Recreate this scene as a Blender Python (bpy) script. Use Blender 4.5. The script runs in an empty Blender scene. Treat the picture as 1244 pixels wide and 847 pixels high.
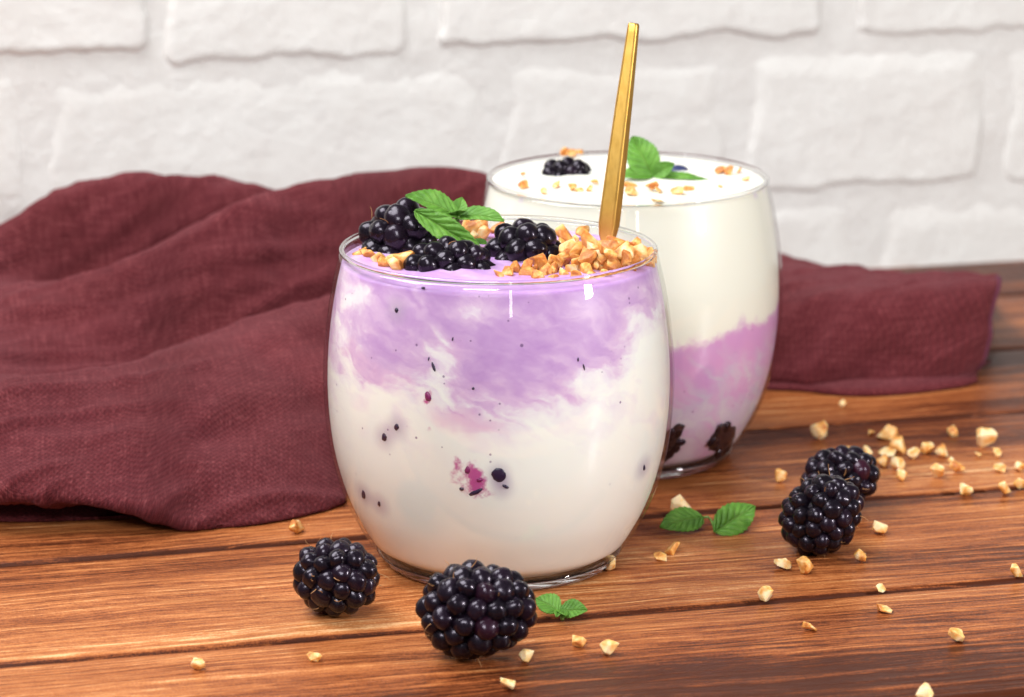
import bpy, bmesh, math, random
import numpy as np
from mathutils import Vector, Matrix, Euler, noise, Quaternion

random.seed(7)
SC = bpy.context.scene
COL = SC.collection
CM = 0.01                                   # all numbers below are centimetres

# ------------------------------------------------------------------ camera
CAM_H, PITCH, FPX = 23.0, math.radians(14.05), 3500.0
cam_d = bpy.data.cameras.new("camera")
cam_d.sensor_width = 36.0
cam_d.lens = 36.0 * FPX / 1244.0
cam_d.clip_start = 0.02
cam_d.clip_end = 50.0
cam_d.dof.use_dof = True
cam_d.dof.focus_distance = 0.700
cam_d.dof.aperture_fstop = 18.0
cam = bpy.data.objects.new("camera", cam_d)
cam.location = (0, 0, CAM_H * CM)
cam.rotation_euler = (math.pi / 2 - PITCH, 0, 0)
COL.objects.link(cam)
SC.camera = cam

# ------------------------------------------------------------------ light
world = bpy.data.worlds.new("World")
SC.world = world
world.use_nodes = True
bg = world.node_tree.nodes["Background"]
bg.inputs[0].default_value = (0.97, 0.985, 1.0, 1)
bg.inputs[1].default_value = 0.20


def softbox(name, loc, aim, sx, sy, watts, col=(1, 1, 1)):
    l = bpy.data.lights.new(name, 'AREA')
    l.shape = 'RECTANGLE'
    l.size, l.size_y = sx * CM, sy * CM
    l.energy = watts
    l.color = col
    o = bpy.data.objects.new(name, l)
    o.location = Vector(loc) * CM
    o.rotation_euler = (Vector(aim) - Vector(loc)).to_track_quat('-Z', 'Y').to_euler()
    COL.objects.link(o)
    return o


softbox("top_softbox", (-40, 76, 72), (-2, 80, 2), 46, 46, 9.5, (0.975, 0.99, 1.0))
softbox("front_fill", (-20, -12, 70), (0, 74, 3), 40, 34, 9.4, (0.97, 0.995, 1.0))  # added fill light, brightens the sides facing the camera
softbox("side_softbox", (60, 42, 25), (2, 74, 4), 5, 13, 3.8, (1, 0.985, 0.97))
softbox("strip_softbox", (12, -12, 40), (0, 72, 3), 3, 34, 0.2)

SC.view_settings.view_transform = 'Standard'
SC.view_settings.look = 'None'
SC.view_settings.exposure = 0.0
SC.view_settings.gamma = 1.0
SC.cycles.use_denoising = True
SC.cycles.max_bounces = 8
SC.cycles.transparent_max_bounces = 16
SC.cycles.transmission_bounces = 8
SC.cycles.glossy_bounces = 4
SC.cycles.sample_clamp_indirect = 6.0

# ------------------------------------------------------------------ helpers
FWD = np.array([0, math.cos(PITCH), -math.sin(PITCH)])
UPV = np.array([0, math.sin(PITCH), math.cos(PITCH)])


def ray(px, py):
    return FWD + np.array([1.0, 0, 0]) * (px - 622.0) / FPX + UPV * (423.5 - py) / FPX


EYE = np.array([0, 0, CAM_H])


def at_height(px, py, z=0.0):
    d = ray(px, py)
    t = (z - CAM_H) / d[2]
    return EYE + d * t


def at_depth(px, py, y):
    d = ray(px, py)
    return EYE + d * (y / d[1])


def px_per_cm(p):
    return FPX / float(np.dot(np.asarray(p) - EYE, FWD))


def mesh_from(name, verts, faces, smooth=True, uvs=None):
    me = bpy.data.meshes.new(name)
    v = (np.asarray(verts, dtype=float) * CM).tolist()
    me.from_pydata(v, [], [tuple(int(i) for i in f) for f in faces])
    me.polygons.foreach_set("use_smooth", [smooth] * len(me.polygons))
    if uvs is not None:
        lay = me.uv_layers.new(name="UVMap")
        idx = np.empty(len(me.loops), dtype=np.int32)
        me.loops.foreach_get("vertex_index", idx)
        lay.data.foreach_set("uv", np.asarray(uvs, dtype=np.float32)[idx].ravel())
    me.update()
    return me


def obj(name, me, mat=None, parent=None, loc=(0, 0, 0), rot=None):
    o = bpy.data.objects.new(name, me)
    if mat is not None and me is not None and not me.materials:
        me.materials.append(mat)
    o.location = Vector([float(c) for c in loc]) * CM
    if rot is not None:
        o.rotation_euler = rot
    COL.objects.link(o)
    if parent is not None:
        o.parent = parent
    return o


def tag(o, label=None, cat=None, group=None, kind=None):
    if label:
        o["label"] = label
    if cat:
        o["category"] = cat
    if group:
        o["group"] = group
    if kind:
        o["kind"] = kind
    return o


def empty(name, loc=(0, 0, 0), rot=None):
    o = obj(name, None, None, None, loc, rot)
    o.empty_display_size = 0.01
    return o


def grid_faces(nu, nv, wrap_u=False, base=0):
    f = []
    for i in range(nu - (0 if wrap_u else 1)):
        for j in range(nv - 1):
            a = base + i * nv + j
            b = base + ((i + 1) % nu) * nv + j
            f.append((a, b, b + 1, a + 1))
    return f


def lathe(profile, n=96, close=False):
    """profile: list of (r, z); returns verts, faces"""
    verts, faces = [], []
    m = len(profile)
    for i in range(n):
        a = 2 * math.pi * i / n
        for r, z in profile:
            verts.append((r * math.cos(a), r * math.sin(a), z))
    for i in range(n):
        k = (i + 1) % n
        for j in range(m if close else m - 1):
            j2 = (j + 1) % m
            faces.append((i * m + j, k * m + j, k * m + j2, i * m + j2))
    return verts, faces


def tube(path, rad, n=6):
    path = [Vector(p) for p in path]
    verts, faces = [], []
    for i, p in enumerate(path):
        d = (path[min(i + 1, len(path) - 1)] - path[max(i - 1, 0)]).normalized()
        q = d.to_track_quat('Z', 'Y')
        r = rad[i] if isinstance(rad, (list, tuple)) else rad
        for k in range(n):
            a = 2 * math.pi * k / n
            verts.append(tuple(p + q @ Vector((r * math.cos(a), r * math.sin(a), 0))))
    for i in range(len(path) - 1):
        for k in range(n):
            a, b = i * n + k, i * n + (k + 1) % n
            faces.append((a, b, b + n, a + n))
    faces.append(tuple(range(n - 1, -1, -1)))
    faces.append(tuple(range((len(path) - 1) * n, len(path) * n)))
    return verts, faces


def smoothstep(a, b, x):
    t = min(1.0, max(0.0, (x - a) / (b - a)))
    return t * t * (3 - 2 * t)


def catmull(P, t):
    """P (n,3) control points, t in [0,n-1] array"""
    P = np.asarray(P, float)
    n = len(P)
    Q = np.vstack([2 * P[0] - P[1], P, 2 * P[-1] - P[-2]])
    i = np.clip(np.floor(t).astype(int), 0, n - 2)
    f = (t - i)[:, None]
    p0, p1, p2, p3 = Q[i], Q[i + 1], Q[i + 2], Q[i + 3]
    return 0.5 * (2 * p1 + (p2 - p0) * f + (2 * p0 - 5 * p1 + 4 * p2 - p3) * f ** 2 + (3 * p1 - p0 - 3 * p2 + p3) * f ** 3)


# ------------------------------------------------------------------ node helpers
class NT:
    def __init__(self, name):
        self.mat = bpy.data.materials.new(name)
        self.mat.use_nodes = True
        self.nt = self.mat.node_tree
        self.nt.nodes.clear()
        self.out = self.nt.nodes.new("ShaderNodeOutputMaterial")

    def n(self, typ, **kw):
        nd = self.nt.nodes.new(typ)
        for k, v in kw.items():
            setattr(nd, k, v)
        return nd

    def link(self, a, b):
        self.nt.links.new(a, b)

    def put(self, sock, val):
        if hasattr(val, "is_linked") or isinstance(val, bpy.types.NodeSocket):
            self.link(val, sock)
        elif isinstance(val, (tuple, list)) and sock.type == 'RGBA' and len(val) == 3:
            sock.default_value = (*val, 1)
        else:
            sock.default_value = val

    def math(self, op, a, b=0.0, c=None, clamp=False):
        nd = self.n("ShaderNodeMath", operation=op, use_clamp=clamp)
        self.put(nd.inputs[0], a)
        self.put(nd.inputs[1], b)
        if c is not None:
            self.put(nd.inputs[2], c)
        return nd.outputs[0]

    def vmath(self, op, a, b=(0, 0, 0), out=0):
        nd = self.n("ShaderNodeVectorMath", operation=op)
        self.put(nd.inputs[0], a)
        if op == 'SCALE':
            self.put(nd.inputs['Scale'], b)
        else:
            self.put(nd.inputs[1], b)
        return nd.outputs[1] if op in ('LENGTH', 'DISTANCE', 'DOT_PRODUCT') else nd.outputs[0]

    def mix(self, f, a, b, blend='MIX'):
        nd = self.n("ShaderNodeMix", data_type='RGBA', blend_type=blend)
        nd.clamp_factor = True
        self.put(nd.inputs[0], f)
        self.put(nd.inputs[6], a)
        self.put(nd.inputs[7], b)
        return nd.outputs[2]

    def ramp(self, f, stops, interp='LINEAR'):
        nd = self.n("ShaderNodeValToRGB")
        cr = nd.color_ramp
        cr.interpolation = interp
        while len(cr.elements) < len(stops):
            cr.elements.new(0.5)
        for e, (p, c) in zip(cr.elements, stops):
            e.position = p
            e.color = (*c, 1) if len(c) == 3 else c
        self.put(nd.inputs[0], f)
        return nd.outputs[0]

    def maprange(self, v, a, b, c=0.0, d=1.0, smooth=False):
        nd = self.n("ShaderNodeMapRange", interpolation_type='SMOOTHSTEP' if smooth else 'LINEAR')
        for i, x in enumerate((v, a, b, c, d)):
            self.put(nd.inputs[i], x)
        return nd.outputs[0]

    def noise(self, vec, scale, detail=4.0, rough=0.55, dist=0.0, out=0):
        nd = self.n("ShaderNodeTexNoise")
        if vec is not None:
            self.link(vec, nd.inputs['Vector'])
        nd.inputs['Scale'].default_value = scale
        nd.inputs['Detail'].default_value = detail
        nd.inputs['Roughness'].default_value = rough
        nd.inputs['Distortion'].default_value = dist
        return nd.outputs[out]

    def coords_cm(self, kind='Object'):
        tc = self.n("ShaderNodeTexCoord")
        return self.vmath('SCALE', tc.outputs[kind], 100.0)

    def bump(self, h, strength, dist_cm, normal=None):
        nd = self.n("ShaderNodeBump")
        self.put(nd.inputs['Height'], h)
        nd.inputs['Strength'].default_value = strength
        nd.inputs['Distance'].default_value = dist_cm * CM
        if normal is not None:
            self.link(normal, nd.inputs['Normal'])
        return nd.outputs[0]

    def principled(self, **kw):
        b = self.n("ShaderNodeBsdfPrincipled")
        for k, v in kw.items():
            self.put(b.inputs[k.replace('_', ' ')], v)
        return b

    def done(self, shader):
        self.link(shader, self.out.inputs[0])
        return self.mat


# ------------------------------------------------------------------ materials
def mat_wood():
    m = NT("stained_pine")
    co = m.coords_cm()
    info = m.n("ShaderNodeObjectInfo")
    off = m.math('MULTIPLY', info.outputs['Random'], 173.0)
    comb = m.n("ShaderNodeCombineXYZ")
    m.put(comb.inputs[0], off); m.put(comb.inputs[1], m.math('MULTIPLY', off, 0.37)); m.put(comb.inputs[2], off)
    p = m.vmath('ADD', co, comb.outputs[0])
    # slow waviness of the grain along the plank
    warp = m.noise(m.vmath('MULTIPLY', p, (0.05, 0.22, 0.2)), 1.0, 3, 0.5)
    warp2 = m.noise(m.vmath('MULTIPLY', p, (0.22, 0.9, 0.2)), 1.0, 2, 0.5)
    sep = m.n("ShaderNodeSeparateXYZ"); m.link(p, sep.inputs[0])
    y = m.math('ADD', sep.outputs[1], m.math('MULTIPLY', warp, 2.4))
    y = m.math('ADD', y, m.math('MULTIPLY', warp2, 0.30))
    gx = m.n("ShaderNodeCombineXYZ")
    m.put(gx.inputs[0], m.math('MULTIPLY', sep.outputs[0], 0.03)); m.put(gx.inputs[1], y); m.put(gx.inputs[2], sep.outputs[2])
    g = gx.outputs[0]
    rings = m.noise(g, 4.6, 2, 0.6)                        # growth rings
    fine = m.noise(m.vmath('MULTIPLY', g, (6.0, 1.0, 1.0)), 13.0, 3, 0.65)   # fine fibre streaks
    pores = m.noise(m.vmath('MULTIPLY', g, (34.0, 1.0, 1.0)), 20.0, 3, 0.75)
    burn = m.noise(m.vmath('MULTIPLY', p, (0.05, 0.26, 0.2)), 1.0, 4, 0.55)
    rr = m.maprange(rings, 0.36, 0.66, 0, 1, True)
    t = m.math('ADD', m.math('MULTIPLY', rr, 0.24), m.math('MULTIPLY', m.math('SUBTRACT', fine, 0.5), 0.66))
    t = m.math('ADD', t, m.math('MULTIPLY', m.math('SUBTRACT', pores, 0.5), 0.85))
    t = m.math('ADD', t, m.math('MULTIPLY', m.math('SUBTRACT', burn, 0.46), 1.45))
    thin = m.maprange(m.math('ABSOLUTE', m.math('SUBTRACT', m.noise(g, 3.1, 1, 0.5), 0.5)), 0.0, 0.045, 1.0, 0.0, True)   # thin pale late-wood lines
    thin2 = m.maprange(m.math('ABSOLUTE', m.math('SUBTRACT', m.noise(g, 6.8, 1, 0.5), 0.5)), 0.0, 0.07, 1.0, 0.0, True)
    t = m.math('ADD', t, m.math('MULTIPLY', thin, 0.22))
    t = m.math('ADD', t, m.math('MULTIPLY', m.math('SUBTRACT', thin2, 0.4), 0.17))
    drift = m.n('ShaderNodeSeparateXYZ'); m.link(co, drift.inputs[0])
    t = m.math('SUBTRACT', t, m.math('MULTIPLY', m.math('SUBTRACT', drift.outputs[0], 18.0), 0.0060))      # stain lies thicker towards one end
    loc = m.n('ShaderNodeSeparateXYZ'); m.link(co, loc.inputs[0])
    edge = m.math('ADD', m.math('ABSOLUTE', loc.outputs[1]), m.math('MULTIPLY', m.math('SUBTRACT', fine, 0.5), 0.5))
    t = m.math('SUBTRACT', t, m.maprange(edge, PW_HALF - 0.38, PW_HALF - 0.05, 0.0, 0.75, True))   # darker along the plank edges
    cs = m.n('ShaderNodeSeparateXYZ'); m.link(info.outputs['Color'], cs.inputs[0])      # each board took the stain differently
    t = m.math('ADD', t, m.math('SUBTRACT', cs.outputs[0], 0.5))
    t = m.math('ADD', t, m.math('MULTIPLY', m.math('MULTIPLY', m.math('SUBTRACT', cs.outputs[1], 0.5), 0.27), loc.outputs[1]))
    t = m.math('ADD', t, 0.17)
    colr = m.ramp(t, [(0.0, (0.055, 0.013, 0.005)), (0.22, (0.175, 0.044, 0.013)), (0.46, (0.340, 0.104, 0.031)),
                      (0.74, (0.500, 0.190, 0.064)), (1.0, (0.720, 0.415, 0.200))])
    # small dark nicks and scratches
    spk = m.noise(m.vmath('MULTIPLY', p, (1.4, 7.0, 1.0)), 1.0, 5, 0.75)
    nick = m.maprange(spk, 0.70, 0.77, 0, 0.75, True)
    colr = m.mix(nick, colr, (0.045, 0.018, 0.01))
    dust = m.noise(p, 3.2, 6, 0.8)
    colr = m.mix(m.maprange(dust, 0.66, 0.80, 0, 0.35, True), colr, (0.55, 0.40, 0.33))
    h = m.math('ADD', m.math('MULTIPLY', rr, 0.6), m.math('MULTIPLY', fine, 0.45))
    h = m.math('SUBTRACT', h, m.math('MULTIPLY', nick, 0.5))
    nrm = m.bump(h, 0.55, 0.05)
    rgh = m.maprange(m.math('ADD', fine, m.math('MULTIPLY', dust, 0.6)), 0.5, 1.1, 0.28, 0.52)
    b = m.principled(Base_Color=colr, Roughness=rgh, Normal=nrm, Coat_Weight=0.05, Coat_Roughness=0.18)
    b.inputs['Specular IOR Level'].default_value = 0.12
    return m.done(b.outputs[0])


def mat_brick(name, tint, bumpy):
    m = NT(name)
    co = m.coords_cm('Object')
    a = m.noise(co, 0.55, 5, 0.6)
    c = m.noise(co, 3.2, 6, 0.7)
    colr = m.mix(m.maprange(a, 0.35, 0.7), tint, tuple(x * y for x, y in zip(tint, (0.945, 0.93, 0.925))))
    colr = m.mix(m.maprange(c, 0.52, 0.78, 0, 0.35), colr, (0.52, 0.49, 0.475))
    h = m.math('ADD', m.math('MULTIPLY', a, 0.6), m.math('MULTIPLY', c, 0.5))
    b = m.principled(Base_Color=colr, Roughness=0.75, Normal=m.bump(h, bumpy, 0.14))
    return m.done(b.outputs[0])


def mat_linen():
    m = NT("burgundy_linen")
    tc = m.n("ShaderNodeTexCoord")
    uv = m.vmath('SCALE', tc.outputs['UV'], 1.0)           # uv is in centimetres along the cloth
    wob = m.noise(uv, 0.9, 3, 0.6, out=1)
    uvw = m.vmath('ADD', uv, m.vmath('SCALE', m.vmath('SUBTRACT', wob, (0.5, 0.5, 0.5)), 0.06))
    sep = m.n("ShaderNodeSeparateXYZ"); m.link(uvw, sep.inputs[0])
    F = 2 * math.pi / 0.094                                # thread pitch about 0.8 mm
    ux = m.math('MULTIPLY', sep.outputs[0], F); vy = m.math('MULTIPLY', sep.outputs[1], F)
    su, sv = m.math('SINE', ux), m.math('SINE', vy)
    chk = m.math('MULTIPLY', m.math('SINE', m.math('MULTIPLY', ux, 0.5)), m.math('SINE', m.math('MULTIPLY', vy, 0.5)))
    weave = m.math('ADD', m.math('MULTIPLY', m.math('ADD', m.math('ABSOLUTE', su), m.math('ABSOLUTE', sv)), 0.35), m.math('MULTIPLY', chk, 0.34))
    slub_u = m.noise(m.vmath('MULTIPLY', uvw, (12.5, 1.1, 1)), 1.0, 3, 0.7)
    slub_v = m.noise(m.vmath('MULTIPLY', uvw, (1.1, 12.5, 1)), 1.0, 3, 0.7)
    slub = m.math('ADD', slub_u, slub_v)                    # thick and thin yarns
    big = m.noise(uv, 0.25, 3, 0.5)
    grit = m.noise(uv, 26.0, 2, 0.6)
    c = m.ramp(m.math('ADD', m.math('MULTIPLY', slub, 0.60), m.math('MULTIPLY', m.math('SUBTRACT', grit, 0.5), 0.6)),
               [(0.34, (0.062, 0.008, 0.010)), (0.62, (0.124, 0.018, 0.022)), (0.90, (0.310, 0.084, 0.088))])
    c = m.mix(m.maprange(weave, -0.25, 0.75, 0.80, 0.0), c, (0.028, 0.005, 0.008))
    c = m.mix(m.maprange(big, 0.35, 0.7, 0.0, 0.12), c, (0.155, 0.030, 0.045))
    h = m.math('ADD', weave, m.math('MULTIPLY', slub, 0.5))
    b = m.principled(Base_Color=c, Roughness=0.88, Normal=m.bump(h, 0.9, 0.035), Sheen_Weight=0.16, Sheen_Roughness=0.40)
    b.inputs['Sheen Tint'].default_value = (0.85, 0.32, 0.36, 1)
    b.inputs['Specular IOR Level'].default_value = 0.15
    return m.done(b.outputs[0])


def mat_drupelet():
    m = NT("blackberry_skin")
    info = m.n("ShaderNodeObjectInfo")
    c = m.ramp(info.outputs['Random'], [(0.0, (0.0030, 0.0020, 0.0035)), (0.70, (0.0050, 0.0026, 0.0058)),
                                        (0.975, (0.008, 0.0035, 0.008)), (1.0, (0.030, 0.0050, 0.012))])
    co = m.coords_cm()
    n1 = m.noise(co, 14.0, 3, 0.6)
    c = m.mix(m.maprange(n1, 0.5, 0.75, 0, 0.5), c, (0.013, 0.007, 0.017))
    b = m.principled(Base_Color=c, Roughness=m.maprange(n1, 0.35, 0.7, 0.24, 0.36), Normal=m.bump(n1, 0.05, 0.02),
                     Coat_Weight=0.22, Coat_Roughness=0.05)
    b.inputs['Specular IOR Level'].default_value = 0.24
    b.inputs['Specular Tint'].default_value = (0.92, 0.74, 1.0, 1)
    return m.done(b.outputs[0])


def mat_nut():
    m = NT("chopped_hazelnut_flesh")
    co = m.coords_cm()
    info = m.n("ShaderNodeObjectInfo")
    off = m.math('MULTIPLY', info.outputs['Random'], 50.0)
    cc = m.n("ShaderNodeCombineXYZ"); m.put(cc.inputs[0], off); m.put(cc.inputs[1], off)
    p = m.vmath('ADD', co, cc.outputs[0])
    a = m.noise(p, 1.05, 3, 0.5)
    cs = m.n('ShaderNodeSeparateXYZ'); m.link(info.outputs['Color'], cs.inputs[0])       # how far this piece was toasted
    tone = m.math('ADD', a, m.math('MULTIPLY', m.math('SUBTRACT', info.outputs['Random'], 0.5), 0.16))
    tone = m.math('ADD', tone, m.math('SUBTRACT', cs.outputs[0], 0.5))
    c = m.ramp(tone, [(0.36, (0.80, 0.60, 0.34)), (0.47, (0.77, 0.46, 0.17)), (0.57, (0.68, 0.30, 0.060)), (0.68, (0.44, 0.14, 0.022))])
    f = m.noise(p, 5.0, 4, 0.6)
    c = m.mix(m.maprange(f, 0.5, 0.8, 0, 0.2), c, (0.86, 0.68, 0.42))
    b = m.principled(Base_Color=c, Roughness=0.55, Normal=m.bump(f, 0.15, 0.03), Subsurface_Weight=0.35, Subsurface_Scale=0.0025)
    b.inputs['Subsurface Radius'].default_value = (1.0, 0.6, 0.3)
    return m.done(b.outputs[0])


def mat_leaf():
    m = NT("mint_leaf_green")
    tc = m.n("ShaderNodeTexCoord")
    sep = m.n("ShaderNodeSeparateXYZ"); m.link(tc.outputs['UV'], sep.inputs[0])
    s = m.math('ABSOLUTE', m.math('SUBTRACT', m.math('MULTIPLY', sep.outputs[1], 2.0), 1.0))
    t = sep.outputs[0]
    vein = m.math('ABSOLUTE', m.math('SINE', m.math('MULTIPLY', m.math('SUBTRACT', t, m.math('MULTIPLY', s, 0.26)), 6.5 * math.pi)))
    vein = m.maprange(vein, 0.0, 0.28, 1.0, 0.0, True)
    mid = m.maprange(s, 0.0, 0.07, 1.0, 0.0, True)
    v = m.math('MAXIMUM', m.math('MULTIPLY', vein, 0.55), mid)
    co = m.coords_cm()
    a = m.noise(co, 1.8, 4, 0.6)
    f = m.noise(co, 22.0, 3, 0.6)
    c = m.ramp(a, [(0.30, (0.075, 0.210, 0.022)), (0.55, (0.150, 0.360, 0.045)), (0.75, (0.240, 0.480, 0.085))])
    c = m.mix(m.math('MULTIPLY', v, 0.65), c, (0.30, 0.50, 0.12))
    nrm = m.bump(m.math('ADD', f, m.math('MULTIPLY', v, -1.4)), 0.7, 0.03)
    b = m.principled(Base_Color=c, Roughness=0.42, Normal=nrm)
    b.inputs['Specular IOR Level'].default_value = 0.45
    tr = m.n("ShaderNodeBsdfTranslucent")
    m.put(tr.inputs[0], m.mix(0.5, c, (0.30, 0.55, 0.06)))
    mx = m.n("ShaderNodeMixShader"); mx.inputs[0].default_value = 0.28
    m.link(b.outputs[0], mx.inputs[1]); m.link(tr.outputs[0], mx.inputs[2])
    return m.done(mx.outputs[0])


def mat_plain(name, col, rough=0.5, metal=0.0):
    m = NT(name)
    n = m.noise(m.coords_cm(), 9.0, 3, 0.6)
    c = m.mix(m.maprange(n, 0.3, 0.7), col, tuple(x * 0.75 for x in col))
    b = m.principled(Base_Color=c, Roughness=rough, Metallic=metal)
    return m.done(b.outputs[0])


def mat_gold():
    m = NT("brushed_gold")
    co = m.coords_cm()
    a = m.noise(m.vmath('MULTIPLY', co, (22.0, 22.0, 0.8)), 1.0, 3, 0.6)
    d = m.noise(co, 2.2, 4, 0.65)
    c = m.mix(m.maprange(d, 0.35, 0.75), (0.76, 0.46, 0.115), (0.66, 0.37, 0.075))
    b = m.principled(Base_Color=c, Metallic=1.0, Roughness=m.maprange(a, 0.3, 0.7, 0.34, 0.44), Normal=m.bump(a, 0.04, 0.01))
    return m.done(b.outputs[0])


def mat_glass_wall():
    m = NT("thin_clear_glass")
    g = m.n("ShaderNodeNewGeometry")
    dot = m.math('ABSOLUTE', m.vmath('DOT_PRODUCT', g.outputs['Normal'], g.outputs['Incoming']))
    k = m.math('POWER', m.math('SUBTRACT', 1.0, dot), 5.0)
    fr = m.math('ADD', 0.05, m.math('MULTIPLY', k, 0.55), clamp=True)
    t = m.n("ShaderNodeBsdfTransparent"); t.inputs[0].default_value = (0.985, 0.99, 0.985, 1)
    gl = m.n("ShaderNodeBsdfGlossy"); gl.inputs['Roughness'].default_value = 0.02
    mx = m.n("ShaderNodeMixShader")
    m.link(fr, mx.inputs[0]); m.link(t.outputs[0], mx.inputs[1]); m.link(gl.outputs[0], mx.inputs[2])
    return m.done(mx.outputs[0])


def mat_glass_solid():
    m = NT("solid_clear_glass")
    b = m.principled(Base_Color=(0.97, 0.98, 0.975), Roughness=0.0, IOR=1.48, Transmission_Weight=1.0)
    return m.done(b.outputs[0])


def blob_sum(m, p, blobs):
    tot = None
    for c, r, amp in blobs:
        d = m.vmath('MULTIPLY', m.vmath('SUBTRACT', p, tuple(float(x) for x in c)), tuple(1.0 / x for x in r))
        l = m.vmath('LENGTH', d)
        v = m.math('MULTIPLY', m.maprange(l, 0.10, 1.45, 1.0, 0.0, True), amp)
        tot = v if tot is None else m.math('ADD', tot, v)
    return tot


def swirl_coords(m, co, amp):
    w1 = m.noise(m.vmath('MULTIPLY', co, (0.42, 0.42, 0.60)), 1.0, 3, 0.55, out=1)
    w2 = m.noise(m.vmath('MULTIPLY', co, (1.2, 1.2, 2.0)), 1.0, 4, 0.6, out=1)
    p = m.vmath('ADD', co, m.vmath('SCALE', m.vmath('SUBTRACT', w1, (0.5, 0.5, 0.5)), amp))
    return m.vmath('ADD', p, m.vmath('SCALE', m.vmath('SUBTRACT', w2, (0.5, 0.5, 0.5)), amp * 0.40))


def yogurt_shader(m, colr, specks):
    f = m.noise(m.coords_cm(), 5.0, 3, 0.6)
    b = m.principled(Base_Color=colr, Roughness=0.38, Subsurface_Weight=0.25, Subsurface_Scale=0.003, Normal=m.bump(f, 0.05, 0.05))
    b.inputs['Subsurface Radius'].default_value = (1.0, 0.8, 0.6)
    b.inputs['Specular IOR Level'].default_value = 0.35
    return m.done(b.outputs[0])


def speckle(m, co, scale, size, keep, strength):
    """tiny seed specks: sparse voronoi dots"""
    v = m.n("ShaderNodeTexVoronoi"); v.inputs['Scale'].default_value = scale
    m.link(co, v.inputs['Vector'])
    sp = m.n("ShaderNodeSeparateXYZ"); m.link(v.outputs['Color'], sp.inputs[0])
    rad = m.math('MULTIPLY', sp.outputs[1], size)
    dot = m.maprange(m.math('SUBTRACT', v.outputs['Distance'], rad), -0.03, 0.03, strength, 0.0, True)
    on = m.math('LESS_THAN', sp.outputs[0], keep)
    return m.math('MULTIPLY', dot, on)


PW_HALF = 3.72                                # half a plank's width
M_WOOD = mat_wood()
M_BRICK = mat_brick("white_painted_brick", (0.700, 0.690, 0.665), 0.65)
M_MORTAR = mat_brick("white_painted_mortar", (0.680, 0.668, 0.645), 0.85)
M_LINEN = mat_linen()
M_DRUP = mat_drupelet()
M_NUT = mat_nut()
M_LEAF = mat_leaf()
M_STEM = mat_plain("mint_stem_green", (0.20, 0.36, 0.07), 0.45)
M_HAIR = mat_plain("dry_style_hair", (0.42, 0.20, 0.075), 0.6)
M_CORE = mat_plain("blackberry_core_flesh", (0.012, 0.006, 0.014), 0.5)
M_GOLD = mat_gold()
M_GWALL = mat_glass_wall()
M_GSOLID = mat_glass_solid()

# ------------------------------------------------------------------ table of planks
ALPHA = math.radians(14.0)                      # planks and wall run away to the right
AX = np.array([math.cos(ALPHA), math.sin(ALPHA), 0])
AN = np.array([-math.sin(ALPHA), math.cos(ALPHA), 0])
table = empty("table_top", (0, 0, 0), (0, 0, ALPHA))
tag(table, "stained brown wooden plank table top under the glasses", "table", kind="structure")
s_A = float(np.dot(at_height(622, 756), AN))
s_B = float(np.dot(at_height(622, 639), AN))
PW = s_B - s_A
rnd = random.Random(3)
NX = 150
for k in range(-2, 6):
    y0, y1 = s_A + k * PW, s_A + (k + 1) * PW
    gap = 0.07
    w = (y1 - y0) - 2 * gap
    # cross-section of the plank with eased edges, long side along local x
    prof = [(-w / 2, -1.8), (-w / 2, -0.16), (-w / 2 + 0.02, -0.07), (-w / 2 + 0.08, -0.02), (-w / 2 + 0.25, 0.0), (-w / 4, 0.0), (0, 0.0), (w / 4, 0.0),
            (w / 2 - 0.25, 0.0), (w / 2 - 0.08, -0.02), (w / 2 - 0.02, -0.07), (w / 2, -0.16), (w / 2, -1.8)]
    verts = []
    xs = np.linspace(-42, 60, NX)
    for x in xs:
        e0 = 0.05 * (noise.noise((x * 0.35, k * 7.1, 0)) + 0.6 * noise.noise((x * 1.3, k * 7.1, 4)))
        e1 = 0.05 * (noise.noise((x * 0.35, k * 7.1, 9)) + 0.6 * noise.noise((x * 1.3, k * 7.1, 13)))
        for (yy, zz) in prof:
            e = e0 if yy < -w / 2 + 0.31 else (e1 if yy > w / 2 - 0.31 else 0)
            verts.append((x, yy + (e if abs(yy) > w / 2 - 0.2 else 0), zz))
    me = mesh_from("plank", verts, grid_faces(NX, len(prof)))
    me.flip_normals()
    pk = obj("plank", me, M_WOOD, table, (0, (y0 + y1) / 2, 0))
    tone, slope = {-1: (0.46, 0.90), 0: (0.55, 0.42), 1: (0.50, 0.45), 2: (0.40, 0.42), 3: (0.50, 0.55)}.get(k, (0.5, 0.5))
    pk.color = (tone, slope, 0, 1)
# dark batten below, so the joints do not look through
bv = [(-42, -30, -1.9), (60, -30, -1.9), (60, 130, -1.9), (-42, 130, -1.9), (-42, -30, -2.4), (60, -30, -2.4), (60, 130, -2.4), (-42, 130, -2.4)]
bf = [(0, 1, 2, 3), (7, 6, 5, 4), (0, 4, 5, 1), (1, 5, 6, 2), (2, 6, 7, 3), (3, 7, 4, 0)]
M_UNDER = mat_plain("dark_underframe_wood", (0.05, 0.02, 0.01), 0.8)
obj("batten", mesh_from("batten", bv, bf, False), M_UNDER, table)

# ------------------------------------------------------------------ brick wall
W0 = at_height(1140, 322)
wall = empty("brick_wall", W0, (0, 0, ALPHA))
tag(wall, "white painted brick wall behind the table", "wall", kind="structure")
WN = np.array([math.sin(ALPHA), -math.cos(ALPHA), 0])


def on_wall(px, py):
    d = ray(px, py)
    t = np.dot(W0 - EYE, WN) / np.dot(d, WN)
    p = EYE + d * t - W0
    return float(np.dot(p, AX)), float(p[2])


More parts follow.
